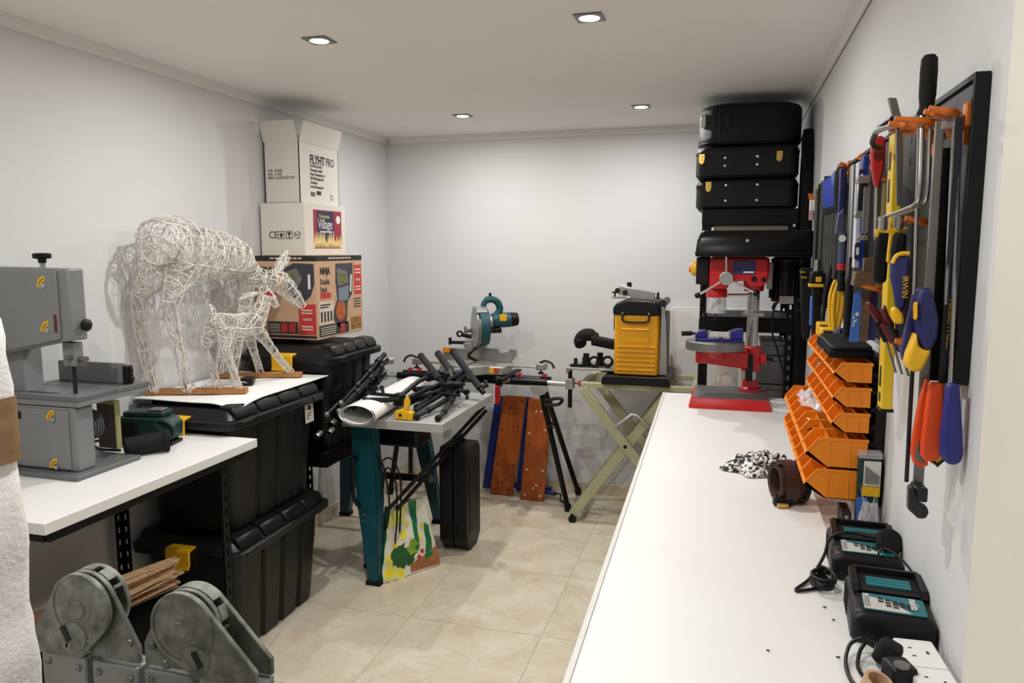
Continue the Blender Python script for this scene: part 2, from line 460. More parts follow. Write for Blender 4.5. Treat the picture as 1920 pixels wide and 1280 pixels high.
MB().box(-1.962, -1.915, 1.83, 1.862, 1.262, 1.336).build('guide_post', gsaw, t, bevel=.002)
MB().cyl((-1.915, 1.845, 1.285), (-1.885, 1.845, 1.285), .008).cyl((-1.915, 1.845, 1.268), (-1.895, 1.845, 1.268), .007).cyl((-1.93, 1.845, 1.29), (-1.93, 1.81, 1.29), .007).build('guide_bearing', steeld, t)
MB().box(-1.944, -1.941, 1.842, 1.856, 1.172, 1.30).build('blade', gun, t)
kb = MB().cyl((-2.02, 1.835, 1.565), (-2.02, 1.835, 1.583), .008).build('tension_rod', steel, t)
MB().lathe([(.011, 0), (.012, .012), (.024, .014), (.026, .018), (.026, .027), (.022, .03), (.001, .031)], (-2.02, 1.835, 1.578), 18).build('tension_knob', blk, t)
MB().lathe([(.008, 0), (.01, .008), (.019, .012), (.02, .02), (.012, .026), (.001, .027)], (-1.895, 1.845, 1.39), 8, X1).build('tracking_knob', blk, t)
for x, z in ((-1.986, 1.519), (-1.984, 1.384), (-1.988, 1.109), (-1.989, .957)):
    yy = 1.795
    p = MB()
    p.prism(arc(x+.016, z-.012, .034, 95, 178, 8)+arc(x+.016, z-.012, .019, 178, 95, 8), 'y', yy-.0008, yy)
    o = p.build('latch_symbol', yel, t, smooth=0)
    MB().prism(arc(x+.016, z-.012, .027, 105, 172, 6)+arc(x+.016, z-.012, .0245, 172, 105, 6), 'y', yy-.0012, yy-.0006).build('arc_line', ink, o, smooth=0)
    MB().cyl((x+.01, yy, z-.008), (x+.01, yy-.004, z-.008), .0075, n=6).cyl((x+.01, yy-.004, z-.008), (x+.01, yy-.005, z-.008), .004, n=8).build('latch_screw', steel, t)
MB().box(-1.949, -1.937, 1.7945, 1.7955, 1.37, 1.425).build('gauge_window', dkred, t)
MB().box(-2.125, -2.107, 1.796, 1.798, 1.094, 1.118).build('plate', blk, t)
m = MB(); m.cyl((-2.03, 1.88, 1.04), (-2.03, 1.99, 1.04), .042, n=18)
for k in range(9): m.cyl((-2.03, 1.895+k*.011, 1.04), (-2.03, 1.900+k*.011, 1.04), .052, n=18)
m.build('motor', gsawd, t)
MB().box(-2.07, -1.992, 2.05, 2.065, .94, 1.095).build('drive_cover', mat('taupe_panel', (92, 82, 78), .5), t, bevel=.003)
MB().box(-2.07, -1.988, 2.046, 2.068, 1.095, 1.108).box(-1.992, -1.988, 2.046, 2.068, .94, 1.095).build('cover_edge', mat('pale_olive_edge', (170, 166, 112), .5), t)

# tool with hose beside the saw
t = thing('belt_sander', 'dark green power tool with an open handle lying behind the bandsaw', 'power tool', (-2.005, 2.215, .92), R(12))
b = MB().prism([(-.10, .012), (.08, .005), (.105, .03), (.11, .075), (.085, .10), (-.085, .105), (-.105, .07)], 'y', -.045, .045)
b.build('body', dkgreen, t, bevel=.008, local=True)
MB().tube(bez([(.05,-.05,.085), (.085,-.055,.06), (.115,-.05,.04), (.12,-.05,.07), (.09,-.05,.095), (.05,-.05,.095)], 5), .009, 8).build('handle', dkgreen, t, local=True)
MB().box(-.10, -.02, -.052, -.045, .03, .09).box(-.10, .105, -.04, .04, 0, .012).build('base', blk, t, bevel=.003, local=True)
MB().cbox((.0, 0, .112), (.15, .075, .02)).build('top_cover', dkgreen, t, bevel=.006, local=True)
MB().cbox((.04, -.005, .126), (.055, .05, .006)).build('dial', steeld, t, bevel=.002, local=True)
t = tag(MB().tube([(-1.94, 2.03, .955), (-1.90, 2.09, .957), (-1.865, 2.13, .96)], [.03, .033, .034], 16, caps=False).tube([(-1.865, 2.13, .96), (-1.855, 2.14, .96)], [.038, .038], 16).tube([(-1.94, 2.03, .955), (-1.902, 2.088, .957)], [.026, .026], 16).build('dust_hose', blkr), 'black rubber dust pipe end on the worktop in front of the green tool', 'hose')
c = bez([(-2.05, 2.13, .925), (-2.12, 2.18, .93), (-2.2, 2.22, .97), (-2.17, 2.3, .99), (-2.08, 2.3, .95), (-2.13, 2.22, .925), (-2.2, 2.16, .925), (-2.1, 2.08, .926), (-2.0, 2.07, .93)], 8)
tag(MB().tube(c, .005, 6).build('power_cord', cable), 'black power cord looped on the worktop behind the bandsaw', 'cord')

# ---- storage totes
def tote(name, label, x0, x1, y0, y1, z0, h, latch_sides=('n',), sticker=False):
    t = thing(name, label, 'storage box', ((x0+x1)/2, (y0+y1)/2, z0), 0, 'black storage totes with yellow latches')
    zr = h-.06
    def outline(s_in, zz):
        a0, a1, b0, b1 = x0+s_in, x1-s_in, y0+s_in, y1-s_in
        P = []
        gr = .012; gw = .017; L = b1-b0; r = .05
        # corner arcs and ribs on the long sides (facing +x and -x)
        def side(xc, sgn, up):
            ys_ = []
            for f in (.30, .53, .76):
                yc = b0+L*f
                ys_ += [(yc-gw, 0), (yc-gw*.55, 1), (yc+gw*.55, 1), (yc+gw, 0)]
            if not up: ys_ = ys_[::-1]
            return [(xc-sgn*gr*g, yv) for yv, g in ys_]
        c = lambda cx_, cy_, a: [(cx_+r*cos(a+pi/2*i/4), cy_+r*sin(a+pi/2*i/4)) for i in range(5)]
        P += c(a0+r, b0+r, pi)+c(a1-r, b0+r, 1.5*pi)+side(a1, 1, True)+c(a1-r, b1-r, 0)+c(a0+r, b1-r, pi/2)+side(a0, -1, False)
        return [(px, py, zz) for px, py in P]
    b = MB().loft([outline(.085, z0+.012), outline(.078, z0), outline(.072, z0+.012), outline(.04, z0+zr)][1:])
    b.build('body', tote_m, t, bevel=.004)
    l = MB()
    R2 = lambda s_in, zz: [(px, py, zz) for px, py in rrect(x0+s_in, x1-s_in, y0+s_in, y1-s_in, max(.02, .055-s_in*.3), 5)]
    l.loft([R2(.012, z0+zr-.03), R2(.002, z0+zr-.028), R2(0, z0+zr-.02), R2(0, z0+zr+.0), R2(.006, z0+zr+.004), R2(.02, z0+zr+.006), R2(.045, z0+zr+.038), R2(.055, z0+zr+.042)])
    lid = l.build('lid', lid_m, t, bevel=0)
    n = 4; L = (y1-y0-.10)
    for k in range(n):
        ya = y0+.05+L*k/n+.006; yb_ = y0+.05+L*(k+1)/n-.006
        for xc, sg in ((x1-.045, 1), (x0+.045, -1)):
            q = [(xc+sg*.03, z0+zr+.006), (xc+sg*.025, z0+zr+.03), (xc+sg*.008, z0+zr+.052), (xc-sg*.05, z0+zr+.058), (xc-sg*.05, z0+zr+.006)]
            MB().prism(q, 'y', ya, yb_).build('lid_rib', lid_m, t, bevel=.008)
    for q in latch_sides:
        xc = (x0+x1)/2
        ye = y0 if q == 'n' else y1; s_ = -1 if q == 'n' else 1
        prof = [(ye-s_*.03, z0+zr+.018), (ye+s_*.012, z0+zr+.018), (ye+s_*.02, z0+zr+.008), (ye+s_*.018, z0+zr-.045), (ye+s_*.026, z0+zr-.062), (ye+s_*.018, z0+zr-.062), (ye+s_*.008, z0+zr-.045), (ye+s_*.006, z0+zr+.004), (ye-s_*.03, z0+zr+.01)]
        MB().prism(prof, 'x', xc-.054, xc+.054).build('latch', yel, t, bevel=.003)
    for yc in (y0+.1, y1-.1):
        MB().cbox((x1-.002, yc, z0+zr-.012), (.012, .07, .022)).build('grip', lid_m, t, bevel=.004)
    if sticker:
        s_ = patch('sticker', wcard, t, (x1-.039, y1-.14, z0+zr-.125), (0,1,0), (-.03,0,1), .07, .085, .001, label='white printed sticker')
        
        for k in range(3): patch('print_line', inkg, s_, (x1-.0375, y1-.132, z0+zr-.082-.012*k), (0,1,0), (-.03,0,1), .05-.012*k, .004)
        patch('mark', ink, s_, (x1-.0372, y1-.115, z0+zr-.068), (0,1,0), (-.03,0,1), .02, .02)
    return t
tote('storage_tote', 'black tote with yellow latch at the bottom of the stack, standing on the floor', -2.262, -1.755, 2.34, 3.07, 0, .515)
tote('storage_tote', 'black tote with white side sticker under the wire reindeer', -2.262, -1.755, 2.35, 3.06, .5145, .515, sticker=True)
tote('storage_tote', 'black tote with yellow latch under the stacked cardboard boxes', -2.265, -1.745, 3.09, 3.64, .655, .518)
t = thing('steel_rack', 'black steel rack holding the tote under the cardboard boxes', 'rack', (-2.0, 3.37, 0))
for x, y, sx, sy in ((-1.93, 3.10, -1, 1), (-1.83, 3.67, -1, -1), (-2.255, 3.10, 1, 1), (-2.255, 3.67, 1, -1)):
    slotted_post(x, y, 0, .648, sx, sy, t)
MB().box(-2.255, -1.80, 3.10, 3.67, .632, .655).build('shelf', blkm, t, bevel=.002)
MB().box(-1.812, -1.800, 3.10, 3.67, .59, .632).build('beam', blkm, t)
MB().box(-2.255, -1.80, 3.098, 3.11, .59, .632).build('beam', blkm, t)

# sheet, slats and wire animals
def shf(u, v):
    x, y = -2.262+.475*u, 2.42+.70*v
    z = 1.0325+.001*sin(9*u+4*v)
    if u > .75 and v < .3: z -= .03*((u-.75)/.25)**2*((.3-v)/.3)**2
    return (x, y, z)
tag(MB().sheet(shf, 20, 20, .003).build('card_sheet', paper), 'white card sheet lying on the upper black tote', 'card')
for y, lab, dy in ((2.555, 'wooden slat under the hind feet of the wire deer, nearer the camera', -.012), (2.97, 'wooden slat under the front feet of the wire deer, nearer the boxes', .012)):
    b = MB(); b.m = M.Translation((-2.065, y, 1.0465)) @ M.Rotation(R(19.8), 4, 'Z')
    b.box(-.2, .2, -.022, .022, -.0105, .0105)
    tag(b.build('wooden_slat', slatw, bevel=.002), lab, 'slat')

def limb_frame(pts):
    P = [V(p[:3]) for p in pts]; rr = [p[3] for p in pts]; n = len(P)
    def at(s):
        s = max(0, min(.9999, s))*(n-1); i = int(s); f = s-i
        p = P[i].lerp(P[i+1], f); r_ = rr[i]+(rr[i+1]-rr[i])*f
        t_ = (P[min(i+1, n-1)]-P[i]).normalized()
        if i+2 < n and f > .5: t_ = t_.lerp((P[i+2]-P[i+1]).normalized(), (f-.5)).normalized()
        elif i > 0 and f < .5: t_ = t_.lerp((P[i]-P[i-1]).normalized(), (.5-f)).normalized()
        a = t_.cross(V((.9, .2, .1))).normalized(); b = t_.cross(a)
        return p, r_, a, b
    L = sum((P[i+1]-P[i]).length for i in range(n-1))
    def surf(s, th, k=1.0):
        p, r_, a, b = at(s); return p+(a*cos(th)+b*sin(th))*r_*k
    return surf, L, sum(rr)/n
def wire_animal(limbs, frame, string, dens, wr):
    for pts in limbs:
        sf, L, rm = limb_frame(pts)
        nh = max(3, int(L/.05))
        for i in range(nh+1):
            s = i/nh
            frame.tube([sf(s, 2*pi*j/10) for j in range(10)], wr, 4, closed=True)
        nl = 6 if rm > .05 else 4
        for j in range(nl):
            frame.tube([sf(i/8, 2*pi*j/nl+.3) for i in range(9)], wr*1.1, 4)
        for k in range(int(dens*L*(rm+.02)*1000/6)):
            s = random.random(); th = random.random()*6.28; q = []
            ds = (random.random()-.5)*.10/L*1.0; dt = random.choice((-1, 1))*(.25+random.random()*.5)
            for i in range(10):
                q.append(sf(s, th, .93+random.random()*.12)); s += ds*(.4+random.random()); th += dt
                if s < 0 or s > 1: ds = -ds; s = max(0, min(1, s))
            (string if k % 3 else frame).tube(q, wr*.72, 3)
deer = [[(-2.12,2.41,1.60,.06),(-2.12,2.45,1.63,.10),(-2.12,2.54,1.63,.118),(-2.11,2.67,1.60,.10),(-2.10,2.80,1.585,.102),(-2.085,2.89,1.56,.088),(-2.07,2.935,1.54,.05)],
        [(-2.08,2.90,1.545,.06),(-2.05,2.96,1.49,.044),(-2.0,3.03,1.465,.042)],
        [(-2.02,3.02,1.49,.035),(-1.99,3.06,1.465,.052),(-1.96,3.11,1.405,.04),(-1.93,3.155,1.345,.018)],
        [(-2.0,3.05,1.51,.012),(-1.995,3.09,1.56,.022),(-1.99,3.13,1.605,.004)],
        [(-2.03,3.07,1.50,.012),(-2.02,3.13,1.54,.02),(-2.01,3.18,1.575,.004)],
        [(-2.15,2.52,1.56,.075),(-2.20,2.47,1.48,.05),(-2.235,2.45,1.42,.03),(-2.235,2.49,1.25,.024),(-2.225,2.545,1.06,.02),(-2.215,2.56,1.053,.03)],
        [(-2.08,2.53,1.55,.075),(-2.09,2.49,1.47,.05),(-2.105,2.46,1.41,.03),(-2.10,2.48,1.25,.025),(-2.095,2.505,1.06,.021),(-2.09,2.52,1.053,.03)],
        [(-2.13,2.93,1.53,.05),(-2.17,2.96,1.36,.03),(-2.19,2.97,1.28,.024),(-2.23,2.995,1.053,.02)],
        [(-2.07,2.94,1.53,.05),(-2.10,2.96,1.36,.03),(-2.12,2.97,1.28,.024),(-2.17,2.995,1.053,.02)]]
fawn = [[(-1.975,2.545,1.30,.03),(-1.97,2.58,1.31,.05),(-1.96,2.68,1.295,.05),(-1.945,2.78,1.295,.05),(-1.94,2.82,1.30,.03)],
        [(-1.945,2.80,1.31,.04),(-1.93,2.83,1.37,.03),(-1.925,2.845,1.41,.026)],
        [(-1.94,2.83,1.43,.016),(-1.925,2.845,1.432,.028),(-1.91,2.865,1.40,.024),(-1.895,2.885,1.365,.012)],
        [(-1.95,2.83,1.425,.006),(-1.975,2.80,1.415,.014),(-2.0,2.77,1.40,.003)],
        [(-1.97,2.56,1.335,.014),(-1.975,2.555,1.37,.014),(-1.98,2.55,1.395,.004)],
        [(-1.99,2.57,1.29,.04),(-2.0,2.54,1.245,.028),(-2.005,2.525,1.215,.016),(-1.99,2.53,1.13,.015),(-1.986,2.535,1.053,.017)],
        [(-1.945,2.585,1.29,.04),(-1.93,2.565,1.245,.028),(-1.925,2.555,1.215,.016),(-1.915,2.575,1.13,.015),(-1.91,2.59,1.053,.017)],
        [(-1.97,2.77,1.275,.03),(-1.99,2.83,1.20,.02),(-2.02,2.90,1.13,.016),(-2.055,2.98,1.053,.017)],
        [(-1.93,2.78,1.275,.03),(-1.925,2.84,1.20,.02),(-1.925,2.90,1.13,.016),(-1.925,2.975,1.053,.017)]]
# the hind and front feet stand on the two slats
def shift_feet(limbs):
    out = []
    for l in limbs:
        l = [list(p) for p in l]
        if l[-1][2] < 1.06:
            fx = l[-1][0]; dy = (2.625 if l[-1][1] < 2.8 else 3.04)+.36*(fx+1.873)-l[-1][1]
            n = len(l)
            for i, p in enumerate(l):
                k = max(0, (1.5-p[2])/.45) if l[0][2] > 1.4 else max(0, (1.28-p[2])/.23)
                p[1] += dy*min(1, k)
        out.append([(p[0], p[1], p[2]+.006)+tuple(p[3:]) for p in l])
    return out
for nm, lab, limbs, dens, wr, loc in (('wire_deer', 'large whitewashed wire deer grazing against the left wall', deer, 13, .0020, (-2.1, 2.75, 1.058)),
                                  ('wire_fawn', 'small whitewashed wire fawn in front of the larger wire deer', fawn, 19, .0015, (-1.95, 2.75, 1.058))):
    t = thing(nm, lab, 'deer ornament', loc)
    fr = MB(); st = MB(); wire_animal(shift_feet(limbs), fr, st, dens, wr)
    fr.build('wire_frame', wirem, t, smooth=60); o = st.build('light_string', wired, t, smooth=60); o['kind'] = 'stuff'
c = []
for k in range(60):
    a = k*.42; c.append((-2.08+.085*cos(a)+.02*sin(k*.7), 2.78+.07*sin(a)*1.2, 1.0385+.004*(k % 5)))
tag(MB().tube(bez(c, 3), .0022, 4).build('light_cable', wired), 'pale coiled light cable lying between the two wooden slats', 'cable')
tag(MB().cbox((-1.99, 2.79, 1.0525), (.05, .06, .03), M.Rotation(.4, 3, 'Z')).build('adapter', blk, bevel=.004), 'small black adapter beside the wire fawn feet', 'adapter')

# ---- the stacked cartons
def cartonbox(b, x0, x1, y0, y1, z0, z1): return b.box(x0, x1, y0, y1, z0, z1)
t = thing('appliance_carton', 'brown printed air fryer carton on the far black tote', 'box', (-2.08, 3.49, 1.176), 0)
ax0, ax1, ay0, ay1, az0, az1 = -2.255, -1.918, 3.26, 3.735, 1.177, 1.588
MB().box(ax0, ax1, ay0, ay1, az0, az1).build('carton', kraft, t, bevel=.002)
def front_p(nm, m, x, z, w_, h_, par=t, lay=0, lab=None): return patch(nm, m, par, (ax0+x, ay0-.0004*lay, az0+z), X1, Z1, w_, h_, label=lab)
def side_p(nm, m, y, z, w_, h_, par=t, lay=0, lab=None): return patch(nm, m, par, (ax1+.0004*lay, ay0+y, az0+z), Y1, Z1, w_, h_, label=lab)
grey_d = mat('print_dark_grey', (58, 56, 62), .5); grey_m = mat('print_mid_grey', (112, 108, 112), .5); food1 = mat('print_greens', (104, 108, 52), .6, var=.5, scale=90)
food2 = mat('print_chicken', (172, 92, 40), .6, var=.35, scale=70); dgreen = mat('print_dark_green', (50, 52, 44), .6)
palep = mat('print_pale', (214, 196, 176), .7); skyp = mat('print_steel_blue', (120, 130, 142), .6)
front_p('top_band', ink, 0, .385, .337, .026); 
for k in range(7): front_p('print_line', palep, .085+.026*k, .395, .02, .007, lay=1)
text('NINJA', .047, (ax0+.012, ay0-.0012, az0+.325), X1, Z1, ink, t, squeeze=.85, bold=.0012)
text('Double\nStack', .044, (ax0+.012, ay0-.0012, az0+.275), X1, Z1, ink, t, squeeze=.8)
front_p('flavour_band', redink, .012, .213, .10, .018)
def fpoly(nm, m, pts, lay=0): return MB().prism([(ax0+x, az0+z) for x, z in pts], 'y', ay0-.0008-.0004*lay, ay0).build(nm, m, t, smooth=0)
def spoly(nm, m, pts, lay=0): return MB().prism([(ay0+y, az0+z) for y, z in pts], 'x', ax1, ax1+.0008+.0004*lay).build(nm, m, t, smooth=0)
fpoly('appliance_picture', grey_d, [(.16,.35), (.215,.375), (.325,.372), (.327,.275), (.305,.215), (.255,.175), (.22,.20), (.165,.24)])
fpoly('picture_drawer', grey_m, [(.165,.33), (.23,.35), (.26,.30), (.225,.24), (.17,.26)], 1)
fpoly('picture_food', food1, [(.168,.315), (.205,.33), (.225,.30), (.19,.27)], 2)
fpoly('picture_dials', wink, [(.292,.32), (.305,.322), (.305,.25), (.292,.248)], 2)
p = front_p('offer_panel', redink, .235, .025, .095, .15, lab='red offer panel')
text('FASTER', .017, (ax0+.283, ay0-.0014, az0+.095), X1, Z1, wink, p, align='CENTER', squeeze=.8)
for k in range(4): front_p('print_line', palep, .25, (.048, .062, .128, .142)[k], .062, .007, par=p, lay=2)
front_p('lower_strip', dgreen, .06, .028, .17, .06)
for k in range(2): front_p('badge', redink, .135+.045*k, .034, .036, .048, lay=1)
front_p('foot_strip', ink, .06, .008, .272, .012)
for k in range(5): front_p('print_line', palep, .066, .036+.009*k, .06, .003, lay=1)
# right-hand face
side_p('top_band', ink, 0, .385, .475, .026); 
for k in range(7): side_p('print_line', palep, .12+.034*k, .395, .027, .007, lay=1)
text('NINJA', .047, (ax1+.0012, ay0+.035, az0+.32), Y1, Z1, ink, t, squeeze=.75, bold=.0012)
text('Double\nStack', .04, (ax1+.0012, ay0+.035, az0+.27), Y1, Z1, ink, t, squeeze=.75)
side_p('flavour_band', redink, .035, .20, .10, .028)
p = side_p('spec_panel', palep, .02, .07, .14, .115)
for k in range(4): patch('icon', dgreen, p, (ax1+.001, ay0+.033+.031*k, az0+.085), Y1, Z1, .016, .05)

for k in range(2): side_p('print_line', dgreen, .03, .165-.012*k, .10-.02*k, .007, par=p, lay=1)
spoly('appliance_picture', grey_d, [(.19,.37), (.375,.372), (.36,.21), (.31,.17), (.29,.055), (.215,.04), (.155,.09), (.16,.13), (.20,.19), (.185,.285)])
spoly('picture_drawer', grey_m, [(.20,.35), (.30,.33), (.325,.27), (.21,.255)], 1)
spoly('picture_food', food1, [(.21,.325), (.285,.315), (.30,.275), (.225,.27)], 2)
spoly('picture_door', skyp, [(.215,.245), (.325,.255), (.315,.18), (.215,.175)], 1)
spoly('picture_roast', food2, arc(.235, .128, .052, 0, 360, 16)[:-1], 1)
spoly('picture_dials', wink, [(.345,.31), (.36,.312), (.35,.22), (.335,.222)], 1)
p = side_p('offer_panel', redink, .385, .205, .082, .155, lab='red offer panel')
text('FASTER', .018, (ax1+.0014, ay0+.426, az0+.275), Y1, Z1, wink, p, align='CENTER', squeeze=.75)
for k in range(4): side_p('print_line', palep, .395, (.225, .24, .315, .332)[k], .062, .007, par=p, lay=2)
for k in range(4): side_p('print_line', dgreen, .375, .135+.014*k, .08, .006)
side_p('lower_strip', dgreen, .015, .012, .30, .055)
for k in range(2): side_p('badge', redink, .225+.0*k, .018+.024*k, .05, .02, lay=1)
for k in range(4): side_p('print_line', palep, .03, .02+.011*k, .15, .004, lay=1)
for k in range(2):
    for q in range(3): side_p('food_photo', food2 if (k+q) % 2 else food1, .34+.04*q, .02+.034*k, .036, .03)

t = thing('village_carton', 'white carton with colourful Christmas picture, middle of the carton stack', 'box', (-2.13, 3.54, 1.589), 0)
vx0, vx1, vy0, vy1, vz0, vz1 = -2.262, -2.015, 3.33, 3.745, 1.589, 1.848
MB().box(vx0, vx1, vy0, vy1, vz0, vz1).build('carton', wcard, t, bevel=.002)
def vp(nm, m, y, z, w_, h_, lay=0): return patch(nm, m, t, (vx1+.0004*lay, vy0+y, vz0+z), Y1, Z1, w_, h_)
art_r = mat('print_crimson', (150, 28, 48), .5); art_b = mat('print_night_blue', (34, 32, 74), .5); art_g = mat('print_gold', (226, 200, 132), .5, var=.25, scale=120)
vp('picture', art_r, .085, .035, .285, .195)
vp('picture_sky', art_b, .12, .06, .17, .165, 1)
gt = MB(); random.seed(5)
for k in range(15):
    y = vy0+.095+.0185*k; h_ = .03+random.random()*.055
    gt.prism([(y-.014, vz0+.038), (y+.014, vz0+.038), (y+.004, vz0+.038+h_), (y, vz0+.048+h_)], 'x', vx1, vx1+.0018)
gt.build('picture_trees', art_g, t, smooth=0)
text('Village', .072, (vx1+.0022, vy0+.125, vz0+.135), Y1, Z1, wink, t, squeeze=.78)
text('Christmas', .026, (vx1+.0022, vy0+.135, vz0+.19), Y1, Z1, art_g, t)
vp('print_line', wink, .15, .117, .12, .006, 3)
MB().prism([(vy0+.335+.022*cos(R(a)), vz0+.185+.022*sin(R(a))) for a in range(0, 360, 24)], 'x', vx1, vx1+.0016).build('round_badge', wink, t, smooth=0)
text('CE', .05, (vx0+.045, vy0-.0006, vz0+.085), X1, Z1, ink, t, squeeze=.85)
for k in range(2):
    x = vx0+.098+.045*k; z = vz0+.082
    b = MB()
    for a, b_, c_, d_ in ((0,.036,0,.003), (0,.036,.035,.038), (0,.003,0,.038), (.033,.036,0,.038)): b.box(x+a, x+b_, vy0-.0012, vy0, z+c_, z+d_)
    if k == 0: b.prism([(x+.013,z+.007), (x+.023,z+.007), (x+.023,z+.018), (x+.029,z+.018), (x+.018,z+.032), (x+.007,z+.018), (x+.013,z+.018)], 'y', vy0-.0012, vy0)
    else: b.prism([(x+.007,z+.032), (x+.029,z+.032), (x+.021,z+.018), (x+.0195,z+.01), (x+.028,z+.006), (x+.008,z+.006), (x+.0165,z+.01), (x+.015,z+.018)], 'y', vy0-.0012, vy0)
    b.build('handling_mark', ink, t, smooth=0)
b = MB(); x, z = vx0+.207, vz0+.101
for k in range(3):
    b.lathe_closed([(.013, -.0006), (.019, -.0006), (.019, .0006), (.013, .0006)], (x, vy0, z), 8, (0,-1,0), R(120*k), R(120*k+95))
b.box(x-.010, x+.010, vy0-.0012, vy0, z-.003, z+.003)
b.build('recycling_mark', inkg, t, smooth=0)

t = thing('speaker_carton', 'tall white carton with open flaps on top of the carton stack', 'box', (-2.16, 3.57, 1.849), 0)
fx0, fx1, fy0, fy1, fz0, fz1 = -2.258, -2.06, 3.375, 3.765, 1.849, 2.15
b = MB()
b.box(fx0, fx1, fy0, fy1, fz0, fz0+.004); b.box(fx0, fx1, fy0, fy0+.004, fz0, fz1); b.box(fx0, fx1, fy1-.004, fy1, fz0, fz1)
b.box(fx0, fx0+.004, fy0, fy1, fz0, fz1); b.box(fx1-.004, fx1, fy0, fy1, fz0, fz1)
b.build('carton', wcard, t, smooth=0)
def flap(p0, p1, out, h_):
    p0, p1, o = V(p0), V(p1), V(out); n = (p1-p0).cross(o).normalized()*.002
    q = [p0, p1, p1+o*h_, p0+o*h_]
    MB().add([p-n for p in q]+[p+n for p in q], [(3,2,1,0),(4,5,6,7),(0,1,5,4),(1,2,6,5),(2,3,7,6),(3,0,4,7)]).build('flap', wcard, t, smooth=0)
flap((fx0, fy0, fz1), (fx1-.005, fy0, fz1), (-.06, -.22, 1), .10)
flap((fx1, fy0+.005, fz1), (fx1, fy1, fz1), (.28, .02, 1), .10)
flap((fx0+.01, fy1, fz1), (fx1-.01, fy1, fz1), (0, .1, 1), .10)
text('FLYHT', .062, (fx1+.0006, fy0+.10, fz0+.205), Y1, Z1, ink, t, squeeze=.82, bold=.002)
text('PRO', .062, (fx1+.0006, fy0+.258, fz0+.205), Y1, Z1, ink, t, squeeze=.72)
text('Thomann GmbH\nHans-Thomann-Str. 1\n96138 Burgebrach\nGermany\nwww.thomann.de', .022, (fx1+.0006, fy0+.10, fz0+.166), Y1, Z1, ink, t, squeeze=.8)
patch('print_line', inkg, t, (fx1, fy0+.10, fz0+.188), Y1, Z1, .12, .010)
for k in range(5): patch('bar_mark', ink, t, (fx1, fy0+.10+.009*k, fz0+.04), Y1, Z1, .0055, .022)
patch('bar_mark', ink, t, (fx1, fy0+.158, fz0+.05), Y1, Z1, .045, .020)
MB().lathe_closed([(.011, -.0006), (.015, -.0006), (.015, .0006), (.011, .0006)], (fx1, fy0+.31, fz0+.045), 12, X1).build('disposal_mark', ink, t, smooth=0)
text('G.W.  6.4 KGS\nN.W.   4  KGS\nMEAS.: 41.5X20.5X27.5CM', .0185, (fx0+.02, fy0-.0008, fz0+.155), X1, Z1, ink, t, squeeze=.72)

# ---- foreground: wrapped package, folding ladder, shims
def fo(u, v):
    # side face of the wrapped slab, slightly lumpy
    return None
t = thing('foam_package', 'tall slab wrapped in white packing foam with brown tape, left foreground', 'package', (-.87, .56, 0))
b = MB(); random.seed(3)
ring0 = rrect(-1.02, -.730, .50, .622, .02, 4)
rings = []
nz_ = 90
for k in range(nz_+1):
    z = .001+1.562*k/nz_; s_ = 1.0 if k < nz_-2 else (1-.02*(k-nz_+2)**2)
    rings.append([((x+.877)*s_-.877+.001+.021*(1.56-z)+random.uniform(-.0022, .0022)+(.003*sin(z*40+y*60)), y+random.uniform(-.002, .002)+(-.012 if z < 1.2 and False else 0), z) for x, y in ring0])
b.loft(rings).build('foam_wrap', foam, t, smooth=60)
MB().loft([[(x, y, z) for x, y in rrect(-1.018, -.7240, .498, .6245, .02, 4)] for z in (1.395, 1.43, 1.465)], caps=False).build('tape_band', tapem, t)

